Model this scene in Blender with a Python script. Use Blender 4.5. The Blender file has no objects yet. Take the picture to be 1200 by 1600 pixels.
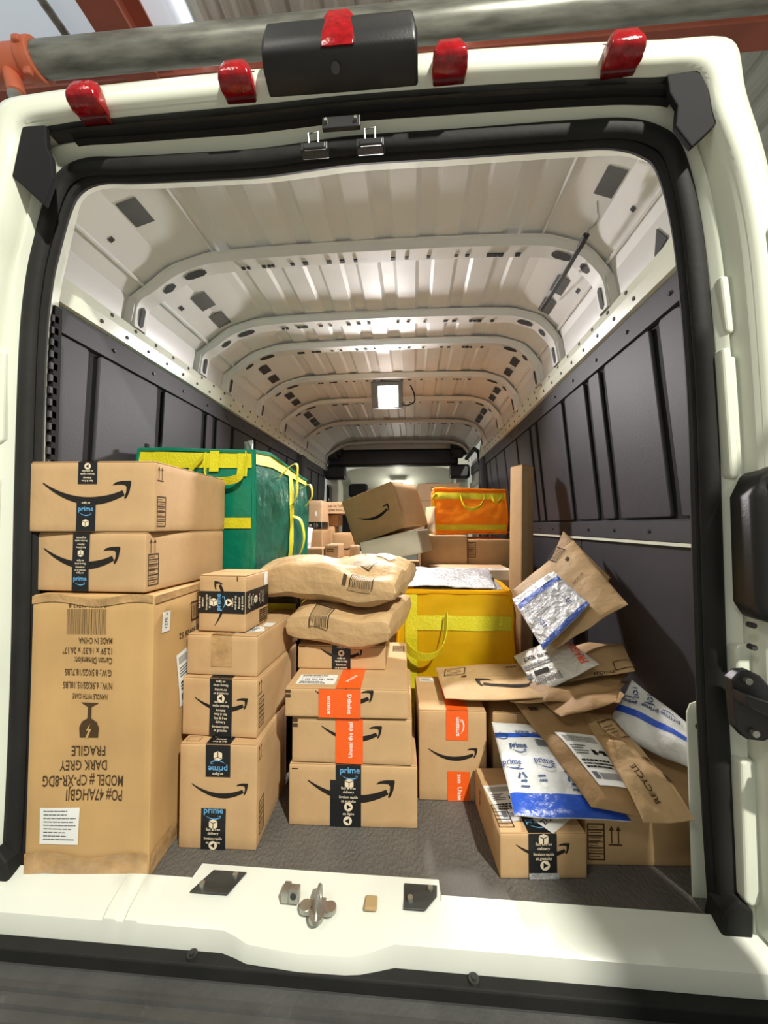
import bpy, bmesh, math, random
from mathutils import Vector, Matrix, noise
from mathutils.geometry import tessellate_polygon
SC = bpy.context.scene
COL = SC.collection
PI = math.pi
V = Vector
# ------------------------------------------------------------------ camera
cd = bpy.data.cameras.new('camera'); cam = bpy.data.objects.new('camera', cd); COL.objects.link(cam)
cd.sensor_fit = 'HORIZONTAL'; cd.sensor_width = 36; cd.lens = 18.0; cd.clip_start = .02
cam.location = (.14, -.90, .85)
cam.rotation_euler = (math.radians(92.0), 0, math.radians(4.29))
SC.camera = cam
# ------------------------------------------------------------------ world, lamps, exposure
w = bpy.data.worlds.new('warehouse_air'); SC.world = w; w.use_nodes = True
w.node_tree.nodes['Background'].inputs[0].default_value = (.93, .95, .84, 1)
w.node_tree.nodes['Background'].inputs[1].default_value = .40
def area(name, loc, target, size, power, col):
    l = bpy.data.lights.new(name, 'AREA'); l.shape = 'DISK'; l.size = size; l.energy = power; l.color = col
    o = bpy.data.objects.new(name, l); COL.objects.link(o); o.location = loc
    o.rotation_euler = (V(target) - V(loc)).to_track_quat('-Z', 'Y').to_euler()
    return o
area('warehouse_lamp_light', (2.2, -3.35, 4.6), (.1, .1, .5), .20, 470, (1, .97, .86))
area('warehouse_lamp_light', (-2.4, -3.4, 5.6), (-.1, .0, .8), 1.2, 60, (1, .98, .88))
SC.view_settings.view_transform = 'Standard'; SC.view_settings.look = 'None'
SC.view_settings.gamma = 1; SC.view_settings.use_curve_mapping = False
SC.view_settings.exposure = 0.0

# ------------------------------------------------------------------ materials
MT = {}
def pm(name, col, rough=.5, metal=0, var=0, vscale=6, bump=0, bscale=40, spec=.5, emit=None, estr=0, stretch=None, detail=4, trans=0, transl=0, wear=None, wscale=4, wthr=.6):
    m = bpy.data.materials.new(name); m.use_nodes = True; nt = m.node_tree; N = nt.nodes; Lk = nt.links
    p = N['Principled BSDF']
    p.inputs['Base Color'].default_value = (*col, 1); p.inputs['Roughness'].default_value = rough
    p.inputs['Metallic'].default_value = metal; p.inputs['Specular IOR Level'].default_value = spec
    if trans: p.inputs['Transmission Weight'].default_value = trans
    tc = N.new('ShaderNodeTexCoord'); src = tc.outputs['Object']
    if stretch:
        mp = N.new('ShaderNodeMapping'); mp.inputs['Scale'].default_value = stretch; Lk.new(src, mp.inputs['Vector']); src = mp.outputs[0]
    last = None
    if var or wear:
        nz = N.new('ShaderNodeTexNoise'); nz.inputs['Scale'].default_value = vscale; nz.inputs['Detail'].default_value = detail; Lk.new(src, nz.inputs['Vector'])
        mx = N.new('ShaderNodeMix'); mx.data_type = 'RGBA'
        mx.inputs[6].default_value = (*[c*(1-var) for c in col], 1); mx.inputs[7].default_value = (*[min(1, c*(1+var)) for c in col], 1)
        rp = N.new('ShaderNodeValToRGB'); rp.color_ramp.elements[0].position = .3; rp.color_ramp.elements[1].position = .7
        Lk.new(nz.outputs[0], rp.inputs[0]); Lk.new(rp.outputs[0], mx.inputs[0]); last = mx.outputs[2]
        if wear:
            n2 = N.new('ShaderNodeTexNoise'); n2.inputs['Scale'].default_value = wscale; n2.inputs['Detail'].default_value = 8; n2.inputs['Roughness'].default_value = .7; Lk.new(src, n2.inputs['Vector'])
            r2 = N.new('ShaderNodeValToRGB'); r2.color_ramp.elements[0].position = wthr; r2.color_ramp.elements[1].position = wthr+.12; Lk.new(n2.outputs[0], r2.inputs[0])
            m2 = N.new('ShaderNodeMix'); m2.data_type = 'RGBA'; m2.inputs[7].default_value = (*wear, 1)
            Lk.new(r2.outputs[0], m2.inputs[0]); Lk.new(last, m2.inputs[6]); last = m2.outputs[2]
        Lk.new(last, p.inputs['Base Color'])
    if transl:
        tb = N.new('ShaderNodeBsdfTranslucent'); tb.inputs[0].default_value = (*col, 1); ms = N.new('ShaderNodeMixShader'); ms.inputs[0].default_value = transl
        Lk.new(p.outputs[0], ms.inputs[1]); Lk.new(tb.outputs[0], ms.inputs[2]); Lk.new(ms.outputs[0], N['Material Output'].inputs[0])
    if bump:
        nb = N.new('ShaderNodeTexNoise'); nb.inputs['Scale'].default_value = bscale; nb.inputs['Detail'].default_value = 5; Lk.new(src, nb.inputs['Vector'])
        b = N.new('ShaderNodeBump'); b.inputs['Strength'].default_value = bump; b.inputs['Distance'].default_value = .01
        Lk.new(nb.outputs[0], b.inputs['Height']); Lk.new(b.outputs[0], p.inputs['Normal'])
    if emit:
        p.inputs['Emission Color'].default_value = (*emit, 1); p.inputs['Emission Strength'].default_value = estr
    MT[name] = m; return m
pm('card', (.52, .335, .17), .75, var=.05, vscale=9, bump=.06, bscale=34, spec=.2, stretch=(2, 2, 2))
pm('card_tan', (.53, .33, .14), .62, var=.08, vscale=5, bump=.10, bscale=20, spec=.3, stretch=(1.5, 1.5, 1))
pm('card_pale', (.52, .36, .21), .75, var=.06, vscale=9, bump=.1, bscale=30, spec=.2)
pm('card_grey', (.42, .38, .29), .7, var=.05, vscale=9, spec=.2)
pm('card_edge', (.27, .165, .075), .85, var=.2, vscale=60, spec=.1)
pm('clear_tape', (.44, .27, .12), .16, var=.25, vscale=22, bump=.55, bscale=34, spec=.7)
pm('paper', (.47, .31, .155), .6, var=.12, vscale=7, bump=.9, bscale=19, spec=.3)
pm('paper_dark', (.36, .22, .10), .6, var=.12, vscale=7, bump=.9, bscale=19, spec=.3)
pm('ink', (.018, .015, .013), .6, spec=.2)
pm('ink_brown', (.075, .045, .022), .7, spec=.1)
pm('tape_black', (.010, .011, .013), .34, bump=.1, bscale=60)
pm('tape_orange', (.85, .115, .012), .36, bump=.12, bscale=60)
pm('cream', (.78, .66, .48), .5); pm('white_print', (.86, .82, .76), .5); pm('blue_print', (.12, .36, .62), .5)
pm('navy_print', (.025, .06, .19), .5); pm('grey_print', (.10, .11, .13), .5); pm('red_print', (.75, .08, .03), .5)
pm('label_white', (.80, .80, .77), .45, var=.02)
pm('poly', (.66, .67, .66), .32, var=.04, bump=.35, bscale=45, spec=.5)
pm('poly_blue', (.02, .085, .50), .28, bump=.3, bscale=45)
pm('bubble', (.50, .50, .51), .32, metal=.25, var=.12, vscale=40, bump=.9, bscale=75)
pm('bubble_blue', (.03, .09, .42), .3, bump=.9, bscale=75)
pm('bubble_white', (.55, .53, .49), .34, metal=.1, var=.06, vscale=30, bump=.6, bscale=60)
pm('green', (.004, .17, .098), .26, var=.12, vscale=4, bump=.55, bscale=16, spec=.55)
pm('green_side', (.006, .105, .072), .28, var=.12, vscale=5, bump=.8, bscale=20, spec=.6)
pm('strap', (.62, .56, .01), .6, bump=.3, bscale=160)
pm('yellow', (.90, .56, .006), .38, var=.10, vscale=4, bump=.45, bscale=14, spec=.4, transl=.5)
pm('yellow_strap', (.56, .50, .01), .5, bump=.3, bscale=120)
pm('orange_bag', (.92, .36, .010), .34, var=.10, vscale=5, bump=.7, bscale=18, spec=.4, transl=.4)
pm('tote_black', (.012, .013, .015), .3, bump=.4, bscale=18)
pm('white_paint', (.70, .73, .62), .22, var=.02, vscale=3, spec=.5, bump=.03, bscale=9)
pm('white_sill', (.68, .70, .63), .28, var=.03, vscale=5, spec=.5, wear=(.28, .20, .11), wscale=16, wthr=.70)
pm('inner_paint', (.755, .755, .745), .5, var=.03, vscale=4, spec=.4, bump=.05, bscale=14)
pm('side_paint', (.66, .66, .65), .40, var=.02, vscale=4, spec=.45)
pm('hole', (.035, .035, .037), .7); pm('hole_grey', (.10, .105, .105), .6, var=.3, vscale=6)
pm('liner', (.042, .041, .048), .6, var=.08, vscale=6, bump=.06, bscale=120, spec=.32)
pm('groove', (.009, .009, .010), .75, spec=.2)
pm('rubber', (.016, .016, .015), .7, var=.2, vscale=8, bump=.1, bscale=50, spec=.25)
pm('rubber_grey', (.032, .033, .030), .5, var=.5, vscale=5, stretch=(1.2, 6, 6), bump=.1, bscale=50)
pm('mat_floor', (.118, .110, .098), .62, var=.14, vscale=9, bump=.75, bscale=130, spec=.35, stretch=(1, .55, 1))
pm('bumper', (.060, .060, .058), .5, var=.25, vscale=7, bump=.12, bscale=90, wear=(.10, .10, .095), wscale=9, wthr=.58)
pm('metal', (.42, .42, .38), .35, metal=.8, var=.2, vscale=30)
pm('black_plastic', (.012, .012, .013), .42, bump=.05, bscale=200)
pm('red_lens', (.30, .004, .008), .12, var=.3, vscale=60, spec=.6, bump=.12, bscale=140)
pm('red_dark', (.10, .004, .006), .15, spec=.7)
pm('pipe_grey', (.30, .30, .26), .38, metal=.5, var=.45, vscale=3, stretch=(.8, 4, 4), detail=8)
pm('coupling_red', (.66, .17, .085), .5, var=.12, vscale=6)
pm('beam_red', (.33, .085, .05), .6, var=.18, vscale=2)
pm('deck', (.55, .55, .49), .45, var=.12, vscale=3, stretch=(6, .5, 1), metal=.2)
pm('deck_light', (.74, .80, .86), .4, var=.06, vscale=2, emit=(.72, .80, .88), estr=.42)
pm('strip_light', (1, 1, 1), .5, emit=(1, 1, .97), estr=2.5)
pm('lamp_lens', (1, 1, 1), .4, emit=(1, .93, .90), estr=14)
pm('cab_cream', (.60, .61, .52), .55, var=.04, vscale=4)
pm('concrete', (.30, .29, .27), .7, var=.15, vscale=3)
pm('glass_dark', (.02, .022, .025), .06, spec=.8)
pm('white_bag', (.70, .69, .66), .4, bump=.8, bscale=30)
pm('seat_cloth', (.02, .02, .022), .8)
pm('rust', (.42, .30, .14), .6)

# ------------------------------------------------------------------ object helpers
def tag(o, label=None, cat=None, group=None, kind=None):
    if label: o['label'] = label
    if cat: o['category'] = cat
    if group: o['group'] = group
    if kind: o['kind'] = kind
    return o
def empty(name, loc, rot=(0, 0, 0)):
    o = bpy.data.objects.new(name, None); COL.objects.link(o); o.location = loc; o.rotation_euler = rot; o.empty_display_size = .05
    return o
def link(name, me, mat, parent=None, loc=None):
    o = bpy.data.objects.new(name, me); COL.objects.link(o)
    if mat and not me.materials: me.materials.append(MT[mat])
    if parent: o.parent = parent
    if loc: o.location = loc
    return o
def copytree(o, parent=None):
    c = o.copy(); COL.objects.link(c)
    if parent: c.parent = parent
    for ch in list(o.children): copytree(ch, c)
    return c
class MB:
    def __init__(s): s.v = []; s.f = []
    def add(s, vs, fs):
        b = len(s.v); s.v += [tuple(p) for p in vs]; s.f += [tuple(i+b for i in f) for f in fs]; return s
    def box(s, c, d, M=None):
        x, y, z = d[0]/2, d[1]/2, d[2]/2
        vs = [V((sx*x, sy*y, sz*z)) for sz in (-1, 1) for sy in (-1, 1) for sx in (-1, 1)]
        if M is not None: vs = [M @ p for p in vs]
        vs = [p + V(c) for p in vs]
        return s.add(vs, [(0, 2, 3, 1), (4, 5, 7, 6), (0, 1, 5, 4), (2, 6, 7, 3), (0, 4, 6, 2), (1, 3, 7, 5)])
    def b2(s, x0, x1, y0, y1, z0, z1): return s.box(((x0+x1)/2, (y0+y1)/2, (z0+z1)/2), (x1-x0, y1-y0, z1-z0))
    def grid(s, fn, nu, nv, flip=False):
        vs = [fn(i/nu, j/nv) for j in range(nv+1) for i in range(nu+1)]
        fs = []
        for j in range(nv):
            for i in range(nu):
                a = j*(nu+1)+i; q = (a, a+1, a+nu+2, a+nu+1); fs.append(q[::-1] if flip else q)
        return s.add(vs, fs)
    def tube(s, path, r, n=8, closed=False, r2=None, up=None):
        path = [V(p) for p in path]; m = len(path); vs = []; prev = None
        for i, p in enumerate(path):
            t = (path[(i+1) % m]-path[i-1]) if closed else (path[min(i+1, m-1)]-path[max(i-1, 0)])
            t.normalize()
            if up is not None: a = V(up)
            elif prev is None: a = V((0, 0, 1)) if abs(t.z) < .9 else V((1, 0, 0))
            else: a = prev
            a = (a - t*a.dot(t)).normalized(); prev = a; b = t.cross(a)
            rr = r(i/(m-1)) if callable(r) else r
            q = r2 if r2 else rr
            for k in range(n):
                g = 2*PI*k/n; vs.append(p + a*(math.cos(g)*rr) + b*(math.sin(g)*q))
        fs = []
        for i in range(m if closed else m-1):
            for k in range(n):
                i2 = (i+1) % m; fs.append((i*n+k, i*n+(k+1) % n, i2*n+(k+1) % n, i2*n+k))
        if not closed: fs += [tuple(range(n))[::-1], tuple((m-1)*n+k for k in range(n))]
        return s.add(vs, fs)
    def ribbon(s, path, wid, th=.002):
        path = [V(p) for p in path]; m = len(path); vs = []
        wv = V(wid)
        for i, p in enumerate(path):
            t = (path[min(i+1, m-1)]-path[max(i-1, 0)]).normalized(); nn = t.cross(wv).normalized()*th/2
            vs += [p-wv/2-nn, p+wv/2-nn, p+wv/2+nn, p-wv/2+nn]
        fs = [(0, 1, 2, 3)[::-1], tuple((m-1)*4+k for k in range(4))]
        for i in range(m-1):
            for k in range(4): fs.append((i*4+k, i*4+(k+1) % 4, i*4+4+(k+1) % 4, i*4+4+k))
        return s.add(vs, fs)
    def prism(s, pts, fn, d0, d1):
        n = len(pts); vs = [fn(a, b, d0) for a, b in pts] + [fn(a, b, d1) for a, b in pts]
        tri = tessellate_polygon([[V((a, b, 0)) for a, b in pts]])
        fs = [t for t in tri] + [tuple(i+n for i in t[::-1]) for t in tri] + [(i, (i+1) % n, (i+1) % n+n, i+n) for i in range(n)]
        return s.add(vs, fs)
    def loft(s, loops, closed=False):
        n = len(loops[0]); vs = [p for l in loops for p in l]; fs = []
        for j in range(len(loops)-1):
            for i in range(n if closed else n-1):
                k = (i+1) % n; fs.append((j*n+i, j*n+k, (j+1)*n+k, (j+1)*n+i))
        return s.add(vs, fs)
    def build(s, name, mat, parent=None, bevel=0, smooth=False, seg=2, loc=None, merge=0, ang=40):
        me = bpy.data.meshes.new(name); 
        o = V(loc) if loc else V((0, 0, 0))
        me.from_pydata([tuple(V(p)-o) for p in s.v], [], s.f); me.update()
        bm = bmesh.new(); bm.from_mesh(me)
        if merge: bmesh.ops.remove_doubles(bm, verts=bm.verts, dist=merge)
        bmesh.ops.recalc_face_normals(bm, faces=bm.faces)
        if bevel:
            ed = [e for e in bm.edges if len(e.link_faces) == 2 and e.calc_face_angle(0) > .6]
            bmesh.ops.bevel(bm, geom=ed, offset=bevel, segments=seg, profile=.5, affect='EDGES')
        bm.to_mesh(me); bm.free()
        if smooth:
            for p in me.polygons: p.use_smooth = True
            try: me.set_sharp_from_angle(angle=math.radians(ang))
            except Exception: pass
        return link(name, me, mat, parent, loc)
def fbm(p, s, k=3):
    return noise.fractal(V(p)*s, 1.0, 2.0, k)
def catmull(keys, per=6):
    out = []; n = len(keys)
    for i in range(n-1):
        p0, p1, p2, p3 = (V(keys[max(i-1, 0)]), V(keys[i]), V(keys[i+1]), V(keys[min(i+2, n-1)]))
        for k in range(per):
            t = k/per
            out.append(.5*((2*p1)+(p2-p0)*t+(2*p0-5*p1+4*p2-p3)*t*t+(3*p1-p0-3*p2+p3)*t**3))
    out.append(V(keys[-1])); return out

# ------------------------------------------------------------------ flat print: shapes on a surface map(u, v, offset)
_T = {}
def text2d(s, bold=0):
    k = (s, bold)
    if k not in _T:
        c = bpy.data.curves.new('t', 'FONT'); c.body = s; c.size = 1; c.align_x = 'CENTER'; c.align_y = 'CENTER'; c.offset = bold; c.resolution_u = 2
        o = bpy.data.objects.new('t', c); COL.objects.link(o)
        dg = bpy.context.evaluated_depsgraph_get(); me = o.evaluated_get(dg).to_mesh()
        _T[k] = ([(q.co.x, q.co.y) for q in me.vertices], [tuple(p.vertices) for p in me.polygons])
        o.evaluated_get(dg).to_mesh_clear(); bpy.data.objects.remove(o); bpy.data.curves.remove(c)
    return _T[k]
_c = [(-1+1.84*i/24) for i in range(25)]
def swoosh_polys():
    cen = [(x, .33*(x-.1)**2-.10) for x in _c]; top = []; bot = []
    for i, (x, y) in enumerate(cen):
        s = i/24; th = .012+.075*math.sin(min(1, s/.72)*PI/2)*(1 if s < .72 else 1-.35*(s-.72)/.28)
        dx, dy = 1, .66*(x-.1); l = math.hypot(dx, dy); top.append((x-dy/l*th, y+dx/l*th)); bot.append((x+dy/l*th, y-dx/l*th))
    arrow = [(.58, .25), (.66, .315), (.80, .345), (1.0, .35), (1.015, .31), (.98, .12), (.93, .0), (.88, -.06), (.855, -.035), (.90, .10), (.905, .21), (.87, .255), (.74, .265)]
    return top+bot[::-1], arrow
class Print:
    def __init__(s): s.b = {}; s.m = None; s.o = .0006; s.T = (0, 0, 0, 1); s.k = 0; s.hold = None
    def piece(s, name):
        if not s.hold: s.k += 1; s.nm = name
        return s
    def use(s, m, o=.0006): s.m = m; s.o = o; return s
    def at(s, x=0, y=0, r=0, k=1): s.T = (x, y, math.radians(r), k); return s
    def add(s, vs, fs, mat, lift=0):
        x0, y0, r, k = s.T; c, q = math.cos(r), math.sin(r)
        B = s.b.setdefault((s.k, s.hold or s.nm, mat), MB())
        B.add([s.m(x0+k*(a*c-b*q), y0+k*(a*q+b*c), s.o+lift) for a, b in vs], fs)
        return s
    def rect(s, x, y, w, h, mat, n=1, m=1, lift=0):
        s.piece('paper_label' if mat == 'label_white' else 'printed_mark')
        vs = [(x-w/2+w*i/n, y-h/2+h*j/m) for j in range(m+1) for i in range(n+1)]
        fs = [(j*(n+1)+i, j*(n+1)+i+1, (j+1)*(n+1)+i+1, (j+1)*(n+1)+i) for j in range(m) for i in range(n)]
        return s.add(vs, fs, mat, lift)
    def poly(s, pts, mat, lift=0):
        s.piece('printed_icon')
        return s.add(pts, [tuple(t) for t in tessellate_polygon([[V((a, b, 0)) for a, b in pts]])], mat, lift)
    def text(s, t, x, y, size, mat, bold=.012, rot=0, sx=1, lift=0, mirror=False):
        s.piece('printed_word')
        vs, fs = text2d(t, bold); c, q = math.cos(math.radians(rot)), math.sin(math.radians(rot))
        vs = [(a*size*sx*(-1 if mirror else 1), b*size) for a, b in vs]
        return s.add([(x+a*c-b*q, y+a*q+b*c) for a, b in vs], fs, mat, lift)
    def frame(s, x, y, w, h, t, mat):
        h0 = s.hold; s.piece('printed_frame'); s.hold = h0 or 'printed_frame'
        s._frame(x, y, w, h, t, mat); s.hold = h0; return s
    def _frame(s, x, y, w, h, t, mat):
        s.rect(x, y+h/2, w+t, t, mat, 14); s.rect(x, y-h/2, w+t, t, mat, 14); s.rect(x-w/2, y, t, h, mat, 1, 14); s.rect(x+w/2, y, t, h, mat, 1, 14); return s
    def bars(s, x, y, w, h, mat, seed=1, horiz=False, dens=.55, k=1):
        h0 = s.hold; s.piece('barcode'); s.hold = h0 or 'barcode'
        s._bars(x, y, w, h, mat, seed, horiz, dens, k); s.hold = h0; return s
    def _bars(s, x, y, w, h, mat, seed=1, horiz=False, dens=.55, k=1):
        r = random.Random(seed); u = 0; L = h if horiz else w
        while u < L*.985:
            b = L*(.008+r.random()*.022)*k
            if horiz: s.rect(x, y-h/2+u+b/2, w, b*dens*2*.6, mat, 4)
            else: s.rect(x-w/2+u+b/2, y, b*dens*2*.6, h, mat, 1, 12)
            u += b*1.7
        return s
    def swoosh(s, x, y, w, mat='ink', rot=0, flip=1):
        h0 = s.hold; s.piece('printed_arrow'); s.hold = h0 or 'printed_arrow'
        s._swoosh(x, y, w, mat, rot, flip); s.hold = h0; return s
    def _swoosh(s, x, y, w, mat='ink', rot=0, flip=1):
        a, b = swoosh_polys(); k = w/2; c, q = math.cos(math.radians(rot)), math.sin(math.radians(rot))
        for P_ in (a, b): s.poly([(x+k*flip*px*c-k*py*q, y+k*flip*px*q+k*py*c) for px, py in P_], mat)
        return s
    def circle(s, x, y, r, mat, n=20, lift=0): return s.poly([(x+r*math.cos(2*PI*i/n), y+r*math.sin(2*PI*i/n)) for i in range(n)], mat, lift)
    def lines(s, x, y, w, h, n, mat, seed=1, fill=.5):
        h0 = s.hold; s.piece('printed_lines'); s.hold = h0 or 'printed_lines'
        s._lines(x, y, w, h, n, mat, seed, fill); s.hold = h0; return s
    def _lines(s, x, y, w, h, n, mat, seed=1, fill=.5):
        r = random.Random(seed)
        for i in range(n):
            u = -w/2; yy = y+h/2-h*(i+.5)/n; end = w/2*(r.uniform(.2, 1))
            while u < end:
                l = w*r.uniform(.04, .16); l = min(l, end-u); s.rect(x+u+l/2, yy, l*.86, h/n*fill, mat); u += l
        return s
    def arrows_up(s, x, y, w, mat='ink_brown'):
        h0 = s.hold; s.piece('up_arrows'); s.hold = h0 or 'up_arrows'
        s._arrows_up(x, y, w, mat); s.hold = h0; return s
    def _arrows_up(s, x, y, w, mat='ink_brown'):
        for sx in (-1, 1):
            xx = x+sx*w*.28
            s.rect(xx, y, w*.10, w*1.1, mat)
            s.poly([(xx-w*.2, y+w*.45), (xx+w*.2, y+w*.45), (xx, y+w*.85)], mat)
        s.rect(x, y-w*.68, w*1.1, w*.12, mat); return s
    def stamp(s, x, y, w, h, mat='ink_brown', seed=3):
        h0 = s.hold; s.piece('printed_stamp'); s.hold = h0 or 'printed_stamp'
        s._stamp(x, y, w, h, mat, seed); s.hold = h0; return s
    def _stamp(s, x, y, w, h, mat='ink_brown', seed=3):
        s.frame(x, y, w, h, w*.09, mat)
        for i in range(1, 6): s.rect(x, y-h/2+h*i/6, w, w*.07, mat)
        s.lines(x, y, w*.8, h*.9, 12, mat, seed, .3); return s
    def shiplabel(s, x, y, w, h, rot=0, seed=5):
        X, Y, R_, K = s.T; T0 = s.T
        c, q = math.cos(R_), math.sin(R_); s.T = (X+K*(x*c-y*q), Y+K*(x*q+y*c), R_+math.radians(rot), K)
        s.piece('shipping_label'); s.hold = 'shipping_label'; s.rect(0, 0, w, h, 'label_white', 6, 6); L = .0005; s.hold = 'label_print'
        s.o += L
        s.bars(-w*.02, h*.36, w*.8, h*.14, 'ink', seed); s.rect(w*.2, h*.1, w*.34, h*.10, 'ink'); s.lines(-w*.22, h*.14, w*.4, h*.2, 4, 'grey_print', seed+1)
        s.lines(0, -h*.12, w*.85, h*.18, 3, 'ink', seed+2, .6); s.bars(0, -h*.34, w*.5, h*.12, 'ink', seed+3, dens=.7); s.rect(-w*.35, -h*.33, w*.14, h*.12, 'grey_print')
        s.hold = None; s.o -= L; s.T = T0; return s
    def flush(s, parent, names=None):
        base = {}
        for (k, nm, mat), B in s.b.items():
            me = bpy.data.meshes.new(nm); me.from_pydata(B.v, [], B.f); me.update()
            o = link(nm, me, mat, base.get(k, parent) if nm == 'label_print' else parent)
            if nm == 'shipping_label': base[k] = o
            if nm in ('printed_lines', 'barcode', 'label_print'): o['kind'] = 'stuff'
        s.b = {}
def tape_items(pr, items, w):
    """items: (kind, u, v, rotation) on a tape of width w"""
    for it in items:
        kind, u, v, r = it[:4]
        pr.at(u, v, r, w); pr.k += 1
        pr.hold = 'printed_icon' if kind in ('box', 'play') else 'printed_word'
        if kind == 'prime':
            pr.text('prime', 0, .1, .34, 'blue_print', .02)
            for P_ in swoosh_polys(): pr.poly([(x*.30, y*.30-.20) for x, y in P_], 'blue_print')
        elif kind == 'box':
            pr.poly([(-.17, .12), (0, .19), (.17, .12), (.17, -.12), (0, -.19), (-.17, -.12)], 'cream')
            pr.rect(.0, -.06, .03, .22, 'tape_black', lift=.0004); pr.poly([(-.17, .1), (-.17, .125), (0, .05), (.17, .125), (.17, .1), (0, .02)], 'tape_black', lift=.0004)
        elif kind in ('fast', 'movies'):
            L = ('fast & free', 'delivery', 'livraison rapide', 'et gratuite') if kind == 'fast' else ('movies & tv', 'streaming', 'films et séries', 'en ligne')
            for i, t in enumerate(L): pr.text(t, 0, .25-.155*i-(.04 if i > 1 else 0), .145, 'cream', .012, sx=.82 if i == 2 else .95)
        elif kind == 'play':
            pr.circle(0, 0, .17, 'cream'); pr.poly([(-.06, .1), (-.06, -.1), (.11, 0)], 'tape_black', lift=.0004)
        elif kind == 'line': pr.text('en ligne', 0, 0, .145, 'cream', .012)
        elif kind[0] == '@': pr.text(kind[1:], 0, 0, it[4] if len(it) > 4 else .28, 'white_print', .018)
        pr.hold = None
    pr.at()
# ------------------------------------------------------------------ carton builder
class Carton:
    """origin at the middle of the front bottom edge; front faces -y"""
    def __init__(s, name, label, x0, x1, y, z, d, h, rot=0, mat='card', group='cardboard parcels in the van', seam='y', wob=.003, roty=0, rotx=0, seed=None):
        s.w = w = x1-x0; s.d = d; s.h = h; s.mat = mat
        a = math.radians(rot)
        s.root = empty(name, ((x0+x1)/2, y, z), (math.radians(rotx), math.radians(roty), a)); tag(s.root, label, 'box', group)
        sd = seed if seed is not None else x0*13+z*7+y
        ft = .0035
        rnd = random.Random(str(sd))
        def face_noise(p):
            q = V(p); n = fbm(q+V((sd, 0, 0)), 3.5, 2)*wob
            c = V((0, d/2, h/2)); e = q-c
            k = max(0, 1-abs(e.z)/(h/2))
            k2 = [abs(e.x)/(w/2), abs(e.y)/(d/2), abs(e.z)/(h/2)]
            ax = k2.index(max(k2)); others = [min(1, k2[i]) for i in range(3) if i != ax]
            amt = (1-others[0]**2)*(1-others[1]**2)
            q[ax] += n*amt*(1 if e[ax] > 0 else -1)
            return q
        s.fn = face_noise
        b = MB(); n = 16 if wob > .004 else 8; hh = h-ft
        F = [lambda u, v: (-w/2+w*u, 0, hh*v), lambda u, v: (w/2, d*u, hh*v), lambda u, v: (w/2-w*u, d, hh*v), lambda u, v: (-w/2, d-d*u, hh*v), lambda u, v: (-w/2+w*u, d*v, hh), lambda u, v: (-w/2+w*u, d-d*v, 0)]
        for f in F: b.grid(lambda u, v, f=f: face_noise(f(u, v)), n, n)
        s.body = b.build('body', mat, s.root, bevel=.0035, merge=.0003, smooth=True, ang=60)
        g = .0016
        def fl(xa, xb, ya, yb):
            m = MB(); m.b2(xa, xb, ya, yb, h-ft+.0003, h); o = m.build('flap', mat, s.root, bevel=.001, seg=1)
        if seam == 'y': fl(-w/2+.002, -g, .002, d-.002); fl(g, w/2-.002, .002, d-.002)
        elif seam == 'x': fl(-w/2+.002, w/2-.002, .002, d/2-g); fl(-w/2+.002, w/2-.002, d/2+g, d-.002)
        s.front = lambda u, v, o=.0006: V((u, face_noise((u, 0, v)).y-o-(.0012 if wob > .004 else .0004), v))
        s.back = lambda u, v, o=.0006: V((-u, d+o, v))
        s.right = lambda u, v, o=.0006: V((face_noise((w/2, u, v)).x+o+(.0012 if wob > .004 else .0004), u, v))
        s.left = lambda u, v, o=.0006: V((-face_noise((w/2, d-u, v)).x-o, d-u, v)) if False else V((-w/2-o-.001, d-u, v))
        s.top = lambda u, v, o=.0006: V((u, v, h+o))
    def tape(s, u, wt, front=None, top=None, items=(), titems=(), mat='tape_black', right=None, ritems=(), name='tape'):
        """strip of packing tape: front=(v0,v1), top=(v0,v1) along u"""
        b = MB()
        if front: b.grid(lambda a, c: s.front(u-wt/2+wt*a, front[0]+(front[1]-front[0])*c, .0011), 3, 10)
        if top: b.grid(lambda a, c: s.top(u-wt/2+wt*a, top[0]+(top[1]-top[0])*c, .0008), 2, 4)
        if right: b.grid(lambda a, c: s.right(right[0]+(right[1]-right[0])*a, right[2]+(right[3]-right[2])*c, .0009), 6, 3)
        t = b.build(name, mat, s.root)
        pr = Print()
        if items: pr.use(s.front, .0018); tape_items(pr, items, wt)
        if titems: pr.use(s.top, .0014); tape_items(pr, titems, wt)
        if ritems: pr.use(s.right, .0014); tape_items(pr, ritems, wt)
        pr.flush(t)
        return t
    def pr(s): return Print().use(s.front)
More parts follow.
